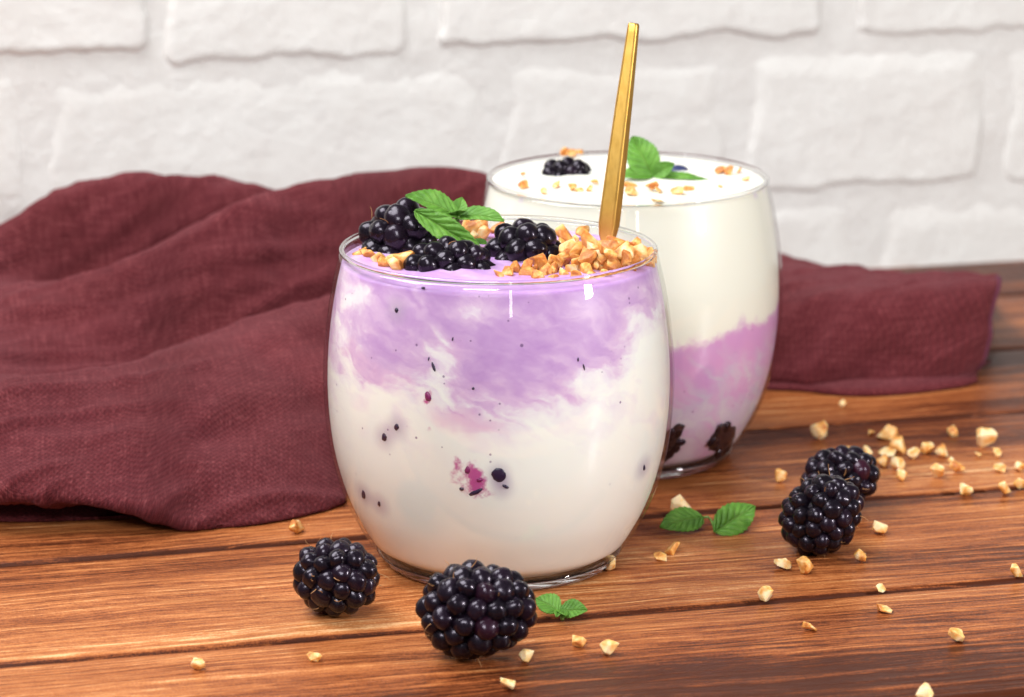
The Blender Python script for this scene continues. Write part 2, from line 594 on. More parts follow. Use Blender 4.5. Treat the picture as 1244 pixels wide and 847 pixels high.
def wall_sheet(u0, u1, v0, v1, step, fn):
    nu, nv = int((u1 - u0) / step) + 2, int((v1 - v0) / step) + 2
    us, vs = np.linspace(u0, u1, nu), np.linspace(v0, v1, nv)
    verts = []
    for u in us:
        for v in vs:
            verts.append((u, -fn(u, v), v))
    return verts, grid_faces(nu, nv)


def mortar_h(u, v):
    return 0.04 * noise.noise((u * 0.5, v * 0.5, 3)) + 0.04 * noise.noise((u * 1.7, v * 1.7, 8)) + 0.012 * noise.noise((u * 4.5, v * 4.5, 1)) - 0.05


v, f = wall_sheet(-62, 26, -2.0, 22, 0.25, mortar_h)
obj("mortar", mesh_from("mortar", v, f), M_MORTAR, wall)
BRICKS = [  # left, right, top, bottom in the photograph, relief
    (-430, -135, -70, 80, .14), (-115, 184, -90, 71, .17), (196, 500, -90, 77, .10), (527, 1006, -110, 54, .17), (1036, 1480, -110, 40, .11),
    (-420, 38, 84, 262, -.01), (50, 595, 80, 250, -.015), (606, 888, 68, 236, 0.0), (902, 1198, 56, 231, .08), (1218, 1600, 50, 218, .04),
    (-600, -150, 285, 420, .1), (-120, 250, 280, 420, .1), (280, 640, 270, 410, .1), (660, 1046, 244, 400, .01), (1060, 1330, 238, 395, .02),
    (-200, 240, -310, -120, .3), (270, 760, -320, -130, .3), (790, 1180, -330, -135, .3)]
for bi, (l, r, t, b, dep) in enumerate(BRICKS):
    cx, cy = (l + r) / 2, (t + b) / 2
    u0, u1 = on_wall(l, cy)[0], on_wall(r, cy)[0]
    v1, v0 = on_wall(cx, t)[1], on_wall(cx, b)[1]
    hu, hv = (u1 - u0) / 2, (v1 - v0) / 2
    cu, cv = (u0 + u1) / 2, (v0 + v1) / 2
    rad = min(hu, hv) * 0.24

    def bh(u, v, hu=hu, hv=hv, rad=rad, dep=dep, bi=bi):
        qx, qy = abs(u) - hu + rad, abs(v) - hv + rad
        sd = math.hypot(max(qx, 0), max(qy, 0)) + min(max(qx, qy), 0) - rad
        s = bi * 13.7
        sd += 0.28 * noise.noise((u * 0.45 + s, v * 0.45, 0)) + 0.10 * noise.noise((u * 1.5 + s, v * 1.5, 5)) + 0.03 * noise.noise((u * 4.0 + s, v * 4.0, 5))
        up = smoothstep(-0.5 * hv, 0.5 * hv, v)          # upper edges are filled with paint, lower ones stay crisp
        e = smoothstep(0.10 + 0.05 * up, -0.34 - 0.75 * up, sd)
        root = 0.25 - 0.13 * up
        surf = 0.04 * noise.noise((u * 0.5 + s, v * 0.6, 2)) + 0.018 * noise.noise((u * 1.8 + s, v * 1.8, 2)) + 0.014 * noise.noise((u * 5 + s, v * 5, 2))
        return -root + (root + dep + surf) * e
    v, f = wall_sheet(-hu - 0.35, hu + 0.35, -hv - 0.35, hv + 0.35, 0.13, bh)
    obj("brick", mesh_from("brick", v, f), M_BRICK, wall, (cu, 0, cv))

# ------------------------------------------------------------------ linen napkin
# each column runs from the front hem over the folds to the back: (px, py, depth) or ('z', px, z, depth)


def npt(px, q):
    if q[0] == 'z':
        p = at_depth(px, 400, q[2])
        return np.array([p[0], q[2], q[1]])
    if len(q) == 3:
        return at_depth(q[0], q[1], q[2])
    return at_depth(px, q[0], q[1])


NAP = [
    (-150, [('z', 0.9, 76), (596, 73.0), (545, 74.0), (485, 76.5), (455, 79), (420, 82), (385, 84.5), (350, 86.5), (320, 88.5), ('z', 2.2, 91.5), ('z', .2, 93)]),
    (0, [('z', 1.0, 78.5), (603, 72.2), (540, 73.6), (469, 76.2), (462, 79.6), (406, 82.2), (352, 84.8), (344, 87.5), (269, 89.2), ('z', 2.6, 92.8), ('z', .2, 94.5)]),
    (100, [('z', 0.8, 78), (610, 72.1), (545, 73.8), (462, 77), (466, 80.6), (402, 82.7), (335, 85.2), (350, 88.1), (226, 90), ('z', 3.2, 93.6), ('z', .2, 95.5)]),
    (170, [('z', 0.4, 77), (622, 72.0), (540, 74.2), (447, 78), (458, 81.7), (386, 83.4), (308, 85.8), (338, 88.5), (213, 90.3), ('z', 3.3, 93.8), ('z', .2, 96)]),
    (235, [('z', 0.06, 74.5), (640, 72.2), (545, 74.6), (420, 79.4), (440, 82.8), (362, 84.3), (281, 86.4), (322, 88.9), (212, 90.6), ('z', 3.3, 94), ('z', .2, 96.3)]),
    (300, [('z', 0.06, 75), (638, 72.6), (545, 75), (396, 80.6), (418, 83.5), (340, 85.0), (257, 87), (300, 89.3), (221, 91), ('z', 3.2, 94.4), ('z', .2, 96.7)]),
    (360, [('z', 0.06, 76.5), (628, 73.4), (530, 76), (380, 81.6), (400, 84.2), (324, 85.9), (240, 87.8), (262, 89.8), (241, 91.4), ('z', 3.0, 94.8), ('z', .2, 97)]),
    (420, [('z', 0.06, 78), (606, 75.0), (505, 78), (366, 82.6), (384, 85.1), (312, 86.6), (231, 88.5), (250, 90.2), ('z', 5.0, 92), ('z', 2.8, 95), ('z', .2, 97.5)]),
    (490, [('z', 0.06, 82), ('z', 0.3, 79.5), ('z', 1.6, 82), ('z', 3.5, 84.6), ('z', 3.9, 86), ('z', 4.7, 87.6), (223, 89.2), (231, 90.6), ('z', 5.0, 92.4), ('z', 2.6, 95.6), ('z', .2, 98)]),
    (560, [('z', 0.06, 86), ('z', 0.3, 84.5), ('z', 1.7, 85.4), ('z', 3.4, 86.6), ('z', 3.9, 87.6), ('z', 4.8, 88.8), (222, 90), (230, 91.2), ('z', 4.8, 93), ('z', 2.4, 96), ('z', .2, 98.5)]),
    (640, [('z', 0.06, 87.5), ('z', 0.3, 86.0), ('z', 1.5, 86.5), ('z', 2.9, 87.4), ('z', 3.4, 88.4), ('z', 4.2, 89.6), ('z', 5.0, 90.8), ('z', 4.7, 92), ('z', 4.0, 94), ('z', 2.0, 97), ('z', .2, 99)]),
    (760, [('z', 0.06, 87.8), ('z', 0.3, 86.4), ('z', 1.3, 86.7), ('z', 2.5, 87.4), ('z', 2.9, 88.5), ('z', 3.2, 90), ('z', 3.5, 91.6), ('z', 3.3, 93), ('z', 2.7, 95), ('z', 1.3, 98), ('z', .2, 100)]),
    (880, [('z', 0.3, 88.4), (464, 87.0), (420, 87.2), (374, 87.9), (354, 88.9), (330, 90.8), ('z', 3.1, 92.6), ('z', 2.8, 94.2), ('z', 2.0, 96), ('z', 1.0, 98.5), ('z', .2, 100.5)]),
    (950, [('z', 0.3, 88.6), (462, 87.0), (420, 87.2), (372, 87.9), (353, 88.9), (332, 91.0), (309, 93.4), ('z', 2.4, 95), ('z', 1.6, 96.8), ('z', .8, 99), ('z', .2, 101)]),
    (1005, [('z', 0.3, 88.4), (465, 86.8), (424, 87.0), (376, 87.7), (355, 88.7), (341, 90.4), (325, 92.6), ('z', 2.2, 94.4), ('z', 1.4, 96.4), ('z', .7, 99), ('z', .2, 101)]),
    (1070, [('z', 0.3, 88.4), (466, 86.8), (426, 86.9), (377, 87.5), (354, 88.4), (345, 89.8), (333, 91.6), ('z', 2.0, 93.6), ('z', 1.3, 95.8), ('z', .7, 98), ('z', .2, 100)]),
    (1140, [('z', 0.3, 88.6), (461, 87.2), (424, 87.2), (374, 87.7), (349, 88.5), (342, 89.6), (335, 91.0), ('z', 2.1, 93), ('z', 1.4, 95), ('z', .7, 97), ('z', .2, 99)]),
    (1190, [('z', 0.4, 88.8), (1174, 452, 87.9), (1183, 418, 87.9), (1190, 372, 88.3), (1198, 347, 88.9), (1200, 341, 89.8), (1199, 336, 91), ('z', 2.1, 92.8), ('z', 1.4, 94.6), ('z', .7, 96.5), ('z', .2, 98)]),
    (1204, [('z', 0.5, 88.9), (1181, 449, 88.2), (1193, 415, 88.2), (1201, 371, 88.6), (1210, 346, 89.2), (1212, 340, 90), (1210, 337, 91), ('z', 2.0, 92.6), ('z', 1.3, 94.3), ('z', .7, 96), ('z', .2, 97.5)]),
]


def loft(cols, nu, nv):
    C = [np.array([npt(px, q) for q in qs]) for px, qs in cols]
    tv = np.linspace(0, len(C[0]) - 1, nv)
    R = np.array([catmull(c, tv) for c in C])               # columns x nv x 3
    # spread samples evenly over the columns' real spacing
    mid = R[:, nv // 3, 0]
    tu = np.interp(np.linspace(mid[0], mid[-1], nu), mid, np.arange(len(cols)))
    G = np.stack([catmull(R[:, j], tu) for j in range(nv)], axis=1)
    return G


def cloth_mesh(name, G, wr, zmin=0.07, seed=0.0):
    nu, nv = G.shape[:2]
    du = np.gradient(G, axis=0); dv = np.gradient(G, axis=1)
    N = np.cross(du, dv); N /= np.linalg.norm(N, axis=2, keepdims=True) + 1e-9
    N *= np.sign(N[..., 2:3] + 1e-6) * 0 + 1
    arc_v = np.concatenate([np.zeros((nu, 1)), np.cumsum(np.linalg.norm(np.diff(G, axis=1), axis=2), axis=1)], axis=1)
    arc_u = np.concatenate([np.zeros((1, nv)), np.cumsum(np.linalg.norm(np.diff(G, axis=0), axis=2), axis=0)], axis=0)
    au = arc_u.mean(axis=1, keepdims=True) * 0.5 + arc_u * 0.5
    out = np.empty_like(G)
    for i in range(nu):
        for j in range(nv):
            p = G[i, j]
            a, b = p[0], p[1]
            # diagonal soft creases plus small crumple
            q = ((-0.59 * a + 0.81 * b) * 0.42 + 0.2 * p[2], (0.81 * a + 0.59 * b) * 0.085, seed)
            h = 0.50 * noise.noise(q) + 0.12 * noise.noise((q[0] * 2.3, q[1] * 2.0, seed + 4))
            cr = noise.noise((q[0] * 1.5 + 7, q[1] * 1.6, seed + 9))
            h += 0.15 * (1 - min(1.0, abs(cr) * 3.4)) ** 1.6            # sharper creases
            r = noise.noise((a * 0.24 - b * 0.5 + seed, a * 0.1 + p[2] * 0.45, 2.2 + seed))
            h += 0.10 * (1 - abs(r) * 2.2) ** 3 * (1 if abs(r) < 0.45 else 0)
            h += 0.10 * noise.noise((a * 0.8, b * 0.8, p[2] * 0.8 + seed)) + 0.035 * noise.noise((a * 2.1, b * 2.1, p[2] * 2.1 + seed))
            out[i, j] = p + N[i, j] * h * wr
    out[..., 2] = np.maximum(out[..., 2], zmin)
    uv = np.stack([au, arc_v], axis=2).reshape(-1, 2)
    me = mesh_from(name, out.reshape(-1, 3), grid_faces(nu, nv), True, uv)
    return me, out


napkin = empty("linen_napkin", at_depth(230, 560, 82) * np.array([1, 1, 0]))
tag(napkin, "crumpled burgundy linen napkin lying behind both glasses", "napkin")
NP0 = np.array([napkin.location.x, napkin.location.y, 0]) / CM


def cloth_part(name, G, wr, seed, thick=0.09, zmin=0.07):
    me, out = cloth_mesh(name, G - 0, wr, zmin, seed)
    o = obj(name, me, M_LINEN, napkin, -NP0)
    md = o.modifiers.new("thickness", 'SOLIDIFY'); md.thickness = thick * CM; md.offset = 0
    return o, out


main, NG = cloth_part("main_fold", loft(NAP, 420, 170), 1.0, 0.0)
UNDER_L = [
    (-150, [('z', .08, 80), ('z', .08, 76), (626, 73.8), (612, 73.9), ('z', .62, 75.5), ('z', .7, 79)]),
    (0, [('z', .08, 80), ('z', .08, 76), (633, 73.2), (621, 73.2), ('z', .55, 75), ('z', .6, 79)]),
    (100, [('z', .08, 80), ('z', .08, 76), (632, 73.3), (623, 73.3), ('z', .42, 75), ('z', .5, 79)]),
    (190, [('z', .08, 80), ('z', .08, 76.5), (629, 73.8), (624, 73.9), ('z', .25, 75.5), ('z', .3, 79)]),
    (260, [('z', .08, 80), ('z', .08, 77.5), ('z', .08, 75.5), ('z', .1, 75.6), ('z', .15, 76.5), ('z', .2, 79)])]
cloth_part("under_fold", loft(UNDER_L, 110, 50), 0.22, 5.0, 0.08)
UNDER_R = [
    (860, [('z', .08, 92), ('z', .10, 87.6), (474, 86.7), (470, 86.8), ('z', .3, 88.5), ('z', .3, 91)]),
    (960, [('z', .08, 92), ('z', .10, 87.4), (474, 86.6), (468, 86.6), ('z', .34, 88.5), ('z', .3, 91)]),
    (1030, [('z', .08, 92), ('z', .10, 87.0), (482, 86.0), (473, 86.0), ('z', .36, 88), ('z', .3, 91)]),
    (1100, [('z', .08, 92), ('z', .10, 87.2), (480, 86.2), (470, 86.2), ('z', .36, 88), ('z', .3, 91)]),
    (1165, [('z', .08, 92), ('z', .10, 88.0), (470, 87.0), (462, 87.0), ('z', .34, 88.4), ('z', .3, 91)]),
    (1186, [('z', .08, 92), ('z', .10, 88.6), (463, 87.6), (457, 87.6), ('z', .32, 88.8), ('z', .3, 91)])]
cloth_part("under_fold", loft(UNDER_R, 130, 50), 0.16, 9.0, 0.08)
# stitched hem along the free end
M_HEM = mat_plain("burgundy_hem_thread", (0.105, 0.016, 0.038), 0.9)
hp = [tuple(NG[-1, j] + np.array([0.02, 0, 0.0])) for j in range(14, 84, 2)]
v, f = tube(hp, [0.10 + 0.025 * noise.noise((i * 0.7, 0, 0)) for i in range(len(hp))], 8)
obj("hem", mesh_from("hem", v, f), M_HEM, napkin, -NP0)

# ------------------------------------------------------------------ the two tumblers
PROF = [(2.72, 0.0), (2.88, 0.03), (2.98, 0.12), (3.13, 0.35), (3.47, 0.845), (3.90, 1.70), (4.22, 2.78), (4.37, 3.85), (4.40, 4.92), (4.33, 5.98), (4.17, 7.03), (3.93, 8.06)]
RIM_Z = 8.06


def prof_curve(n=60):
    P = np.array([(r, z, 0) for r, z in PROF])
    return catmull(P, np.linspace(0, len(P) - 1, n))[:, :2]


OUT_CURVE = prof_curve(90)


def outer_r(z):
    return float(np.interp(z, OUT_CURVE[:, 1], OUT_CURVE[:, 0]))


TW = 0.10                                     # glass wall


def make_glass(c, label, turn):
    g = empty("glass_tumbler", c, (0, 0, turn))
    tag(g, label, "glass", "pair of tumblers of layered yogurt")
    zs = np.linspace(0.365, 7.985, 60)
    prof = [(outer_r(z), z) for z in zs]
    rt = outer_r(8.0)
    prof += [(outer_r(z) - TW, z) for z in zs[::-1]]
    v, f = lathe(prof, 128)
    obj("bowl", mesh_from("bowl", v, f), M_GWALL, g)
    # heavy base
    bp = [(0.0, 0.02), (1.6, 0.02), (2.45, 0.012), (2.72, 0.004), (2.84, 0.02), (2.92, 0.07), (2.99, 0.16), (3.06, 0.26), (outer_r(0.36) - 0.004, 0.36),
          (outer_r(0.36) - 0.10, 0.362), (2.6, 0.34), (1.6, 0.33), (0.0, 0.33)]
    v, f = lathe(bp, 128)
    me = mesh_from("base", v, f)
    bm = bmesh.new(); bm.from_mesh(me)
    bmesh.ops.remove_doubles(bm, verts=bm.verts, dist=1e-6)
    bmesh.ops.recalc_face_normals(bm, faces=bm.faces)
    bm.to_mesh(me); bm.free()
    obj("base", me, M_GSOLID, g)
    # the lip as solid glass ring
    ring = [(rt - 0.05 + 0.068 * math.cos(a), 8.05 + 0.062 * math.sin(a)) for a in np.linspace(0, 2 * math.pi, 12, endpoint=False)]
    v, f = lathe(ring, 128, True)
    me = mesh_from("rim", v, f)
    bm = bmesh.new(); bm.from_mesh(me); bmesh.ops.recalc_face_normals(bm, faces=bm.faces); bm.to_mesh(me); bm.free()
    obj("rim", me, M_GSOLID, g)
    return g


CF = np.array([at_depth(606, 500, 70.0)[0], 70.0, 0])
CR = np.array([at_depth(761, 380, 79.5)[0], 79.5, 0])
make_glass(CF, "stemless glass tumbler standing in front, holding the spoon", 0.3)
make_glass(CR, "stemless glass tumbler standing behind, filled to its rim", 1.1)


def on_glass(px, py, c, inset=TW + 0.012):
    """where a line of sight meets the yogurt behind the glass wall, in the glass's own frame"""
    d = ray(px, py)
    t = (c[1] - 6.5) / d[1]
    for _ in range(4000):
        p = EYE + d * t - c
        if 0.4 < p[2] < 8 and math.hypot(p[0], p[1]) < outer_r(p[2]) - inset:
            return p
        t += 0.004
    return EYE + d * ((c[1] - 3.9) / d[1]) - c


def ob(px, py, rx, rz, amp, c, ry=2.2):
    return (on_glass(px, py, c), (rx, ry, rz), amp)


CREAM = (0.88, 0.87, 0.825)


def mat_yogurt_front():
    m = NT("berry_swirled_yogurt")
    co = m.coords_cm()
    p = swirl_coords(m, co, 1.3)
    pur = [ob(690, 372, 2.7, 1.25, 0.20, CF), ob(545, 375, 2.0, 1.2, 0.18, CF), ob(455, 385, 1.2, 1.0, 0.20, CF), ob(620, 425, 1.7, 1.2, 0.28, CF),
           ob(590, 470, 1.2, 1.3, 0.40, CF), ob(680, 455, 1.5, 0.8, 0.30, CF), ob(780, 360, 1.2, 1.0, 0.15, CF), ob(480, 440, 0.9, 0.7, 0.30, CF),
           ob(715, 410, 1.5, 0.7, 0.15, CF), ((0, 0, 7.4), (4.8, 4.8, 0.9), 0.10),
           ob(585, 372, 0.75, 0.65, -0.38, CF), ob(790, 425, 0.9, 1.3, -0.55, CF), ob(430, 352, 0.6, 0.5, -0.3, CF), ob(530, 440, 0.35, 1.0, -0.4, CF)]
    s = blob_sum(m, p, pur)
    sep = m.n("ShaderNodeSeparateXYZ"); m.link(co, sep.inputs[0])
    ang = m.n("ShaderNodeVectorRotate", rotation_type='Y_AXIS'); m.link(p, ang.inputs[0]); ang.inputs['Angle'].default_value = -0.55
    streak = m.noise(m.vmath('MULTIPLY', ang.outputs[0], (0.50, 0.7, 2.3)), 1.0, 6, 0.58, 0.6)
    s = m.math('ADD', s, m.math('MULTIPLY', m.math('SUBTRACT', streak, 0.5), m.maprange(sep.outputs[2], 2.9, 4.6, 0.0, 1.6)))
    mott = m.noise(m.vmath('MULTIPLY', p, (1.2, 1.2, 1.9)), 1.0, 5, 0.58)
    s = m.math('ADD', s, m.math('MULTIPLY', m.math('SUBTRACT', mott, 0.5), m.maprange(sep.outputs[2], 3.2, 5.0, 0.0, 1.35)))
    psep = m.n('ShaderNodeSeparateXYZ'); m.link(p, psep.inputs[0])
    s = m.math('ADD', s, m.maprange(psep.outputs[2], 4.4, 6.8, 0.0, 0.56, True))
    s = m.math('ADD', s, m.maprange(psep.outputs[2], 3.3, 5.6, 0.0, 0.16, True))
    s = m.math('MULTIPLY', s, 0.66)
    s = m.math('ADD', s, m.maprange(sep.outputs[2], 7.45, 7.75, 0.0, 0.30))
    c = m.ramp(s, [(0.00, CREAM), (0.28, (0.81, 0.74, 0.79)), (0.50, (0.68, 0.47, 0.68)), (0.74, (0.57, 0.35, 0.62)), (1.0, (0.49, 0.27, 0.57))])
    # pink smears and stains round the fruit
    pk = blob_sum(m, p, [ob(565, 512, 0.95, 0.30, 1.0, CF), ob(545, 418, 0.4, 0.3, .25, CF), ob(700, 478, 0.5, 0.2, .30, CF)])
    c = m.mix(m.math('MULTIPLY', pk, 0.55, clamp=True), c, (0.72, 0.36, 0.60))
    f1 = m.noise(co, 2.6, 5, 0.62)
    pm = blob_sum(m, co, [ob(570, 576, 0.62, 0.50, 1.0, CF, 1.0), ob(585, 600, .42, .30, .6, CF, 1.0), ob(520, 482, .20, .24, 1.0, CF, .4), ob(521, 523, .13, .13, .9, CF, .4)])
    pm = m.maprange(m.math('ADD', pm, m.math('MULTIPLY', m.math('SUBTRACT', f1, 0.5), 2.4)), 0.50, 1.05, 0.0, 0.92, True)
    pm = m.math('MULTIPLY', pm, m.maprange(blob_sum(m, co, [ob(574, 584, .95, .85, 1.0, CF, 1.2), ob(520, 490, .35, .55, 1.0, CF, .6)]), 0.02, 0.22))
    c = m.mix(pm, c, (0.50, 0.030, 0.26))
    halo = blob_sum(m, co, [ob(x, y, .30, .34, .55, CF, .5) for x, y in ((467, 531), (482, 519), (442, 601), (461, 613), (782, 568), (482, 377), (606, 577), (610, 592))])
    c = m.mix(halo, c, (0.44, 0.34, 0.46))
    low = m.maprange(sep.outputs[2], 2.6, 4.2, 0.10, 1.0)
    d1 = m.math('MULTIPLY', speckle(m, co, 4.5, 0.16, 0.28, 0.75), low)
    d2 = m.math('MULTIPLY', speckle(m, m.vmath('ADD', co, (31.0, 7.0, 2.0)), 2.0, 0.12, 0.16, 0.85), low)
    c = m.mix(m.math('MAXIMUM', d1, d2), c, (0.16, 0.07, 0.20))
    return yogurt_shader(m, c, None)


def mat_yogurt_rear():
    m = NT("layered_berry_yogurt")
    co = m.coords_cm()
    p = swirl_coords(m, co, 1.1)
    sep = m.n("ShaderNodeSeparateXYZ"); m.link(p, sep.inputs[0])
    sc0 = m.n("ShaderNodeSeparateXYZ"); m.link(co, sc0.inputs[0])
    zz = m.math('SUBTRACT', sep.outputs[2], m.math('MULTIPLY', sep.outputs[0], 0.16))
    edge_n = m.noise(m.vmath('MULTIPLY', p, (1.6, 1.6, 1.6)), 1.0, 5, 0.65)
    lay = m.maprange(m.math('ADD', zz, m.math('MULTIPLY', m.math('SUBTRACT', edge_n, 0.5), 1.1)), 3.80, 4.25, 1.0, 0.0, True)
    rot = m.n("ShaderNodeVectorRotate", rotation_type='Y_AXIS'); m.link(p, rot.inputs[0]); rot.inputs['Angle'].default_value = 0.75
    streak = m.noise(m.vmath('MULTIPLY', rot.outputs[0], (2.2, 1.0, 0.55)), 1.0, 6, 0.65, 0.5)
    dn = m.math('ADD', m.math('MULTIPLY', m.math('SUBTRACT', 3.8, zz), 0.28), m.math('MULTIPLY', m.math('SUBTRACT', streak, 0.5), 2.3))
    pink = m.ramp(dn, [(0.0, (0.62, 0.31, 0.57)), (0.35, (0.61, 0.37, 0.58)), (0.65, (0.58, 0.46, 0.59)), (1.0, (0.62, 0.55, 0.61))])
    c = m.mix(lay, (0.81, 0.785, 0.695), pink)
    top = m.math('MULTIPLY', m.maprange(sc0.outputs[2], 7.75, 7.9), m.maprange(m.noise(m.vmath('MULTIPLY', co, (0.7, 1.5, 1)), 1.0, 3, 0.5), 0.60, 0.70, 0, 0.6, True))
    c = m.mix(top, c, (0.62, 0.48, 0.72))
    st = blob_sum(m, p, [ob(865, 545, .75, .8, 1.0, CR, 1.5), ob(812, 545, .6, .7, 1.0, CR, 1.5)])
    c = m.mix(m.math('MULTIPLY', st, 0.55, clamp=True), c, (0.40, 0.10, 0.26))
    d1 = m.math('MULTIPLY', speckle(m, co, 4.2, 0.15, 0.20, 0.6), lay)
    c = m.mix(d1, c, (0.22, 0.08, 0.22))
    return yogurt_shader(m, c, None)


def make_yogurt(c, label, top, mat, seed):
    zs = np.concatenate([np.linspace(0.37, top - 0.10, 70)])
    inset = TW + 0.012
    prof = [(0.0, 0.37), (1.5, 0.37)] + [(outer_r(z) - inset - (0.20 * (1 - smoothstep(0.36, 0.60, z))), z) for z in zs]
    rt = outer_r(top) - inset
    prof += [(rt, top - 0.03), (rt - 0.05, top - 0.012)]
    for r in np.linspace(rt - 0.15, 0.0, 34):
        prof.append((r, top))
    v, f = lathe(prof, 160)
    v = np.array(v)
    for i in range(len(v)):
        x, y, z = v[i]
        if z > top - 0.005:
            r = math.hypot(x, y)
            k = smoothstep(rt, rt - 0.6, r)
            v[i, 2] += k * (0.10 * noise.noise((x * 0.6 + seed, y * 0.6, 1)) + 0.05 * noise.noise((x * 1.7 + seed, y * 1.7, 1)) + 0.03)
    y = empty("yogurt_serving", c)
    tag(y, label, "yogurt", "servings of yogurt in the tumblers")
    me = mesh_from("yogurt", v, f)
    bm = bmesh.new(); bm.from_mesh(me)
    bmesh.ops.remove_doubles(bm, verts=bm.verts, dist=1e-6)
    bmesh.ops.recalc_face_normals(bm, faces=bm.faces)
    bm.to_mesh(me); bm.free()
    obj("yogurt_body", me, mat, y)
    return y


TOP_F, TOP_R = 7.80, 8.01
yog_f = make_yogurt(CF, "white yogurt swirled with lavender berry in the front glass", TOP_F, mat_yogurt_front(), 3.0)
yog_r = make_yogurt(CR, "cream yogurt over a pink purple berry layer in the rear glass", TOP_R, mat_yogurt_rear(), 11.0)

# dark bits of fruit pressed against the glass
M_BIT = mat_plain("dark_berry_bit", (0.022, 0.010, 0.040), 0.35)
M_BITR = mat_plain("magenta_berry_pulp", (0.20, 0.010, 0.10), 0.4)


def bit_mesh(seed, n=14, m_=9):
    v = []
    for i in range(n):
        for j in range(m_):
            a, b = 2 * math.pi * i / n, math.pi * (j / (m_ - 1) - 0.5)
            p = Vector((math.cos(a) * math.cos(b), math.sin(a) * math.cos(b), math.sin(b)))
            k = 1 + 0.22 * noise.noise(p * 1.6 + Vector((seed, 0, 0)))
            v.append(tuple(p * k))
    return v, grid_faces(n, m_, True)


def glass_normal(p):
    sl = (outer_r(p[2] + 0.1) - outer_r(p[2] - 0.1)) / 0.2
    r_ = math.hypot(p[0], p[1])
    return Vector((p[0] / r_, p[1] / r_, -sl)).normalized()


def press_on_glass(px, py, c, owner, w, h, d, mat, rot=0.0, seed=0.0, name="berry_fragment", label=None):
    p = on_glass(px, py, c, TW + 0.02)
    q = glass_normal(p).to_track_quat('Y', 'Z')
    v, f = bit_mesh(seed)
    cr, sr = math.cos(rot), math.sin(rot)
    vv = []
    for x, y, z in v:
        X, Z = x * w, z * h
        vv.append((X * cr - Z * sr, y * d, X * sr + Z * cr))
    o = obj(name, mesh_from(name, vv, f), mat, owner, p)
    o.rotation_mode = 'QUATERNION'
    o.rotation_quaternion = q
    if label:
        o["label"] = label
    return o


for i, (px, py, w, h, rot, mt) in enumerate([
        (467, 531, .085, .11, .3, 0), (482, 519, .075, .09, .5, 0), (442, 601, .085, .15, .45, 0), (461, 612, .05, .09, .3, 0), (782, 568, .045, .09, -.3, 0),
        (520, 482, .085, .13, -.3, 1), (606, 577, .18, .18, 0, 0), (578, 598, .20, .055, -.5, 0), (561, 594, .06, .05, 0, 0), (614, 591, .09, .045, .5, 0),
        (482, 377, .06, .06, 0, 0), (527, 446, .04, .12, -.4, 0), (521, 436, .02, .05, .2, 0), (550, 412, .02, .05, .1, 0), (575, 472, .035, .035, 0, 0),
        (568, 571, .07, .10, .3, 1), (583, 583, .09, .05, -.3, 1), (514, 350, .05, .03, 0, 0), (709, 446, .02, .08, -.2, 0), (702, 437, .02, .05, .1, 0)]):
    press_on_glass(px, py, CF, yog_f, w, h, 0.045, M_BITR if mt else M_BIT, rot, i * 3.1)

# ------------------------------------------------------------------ blackberries


def drupelet_mesh(seed, n=18, m_=12):
    v = []
    for i in range(n):
        for j in range(m_):
            a, b = 2 * math.pi * i / n, math.pi * (j / (m_ - 1) - 0.5)
            p = Vector((math.cos(a) * math.cos(b), math.sin(a) * math.cos(b), math.sin(b)))
            k = 1 + 0.12 * noise.noise(p * 1.15 + Vector((seed * 3.3, 0, 0))) + 0.025 * noise.noise(p * 2.6 + Vector((0, seed * 2.1, 0)))
            if b > 1.25:
                k -= 0.05 * smoothstep(1.25, 1.5, b)        # little scar where the style sat
            v.append(tuple(p * k))
    me = mesh_from("drupelet", v, grid_faces(n, m_, True))
    me.materials.append(M_DRUP)
    return me


DRUPS = [drupelet_mesh(s) for s in range(5)]
HAIRS = []
for s in range(3):
    bend = (0.5, -0.8, 1.2)[s]
    pts = [(0.05 * bend * t * t * 2, 0.03 * math.sin(t * 3 + s), 0.26 * t) for t in np.linspace(0, 1, 7)]
    v, f = tube(pts, [0.013 * (1 - 0.6 * t) for t in np.linspace(0, 1, 7)], 5)
    me = mesh_from("style_hair", v, f); me.materials.append(M_HAIR)
    HAIRS.append(me)


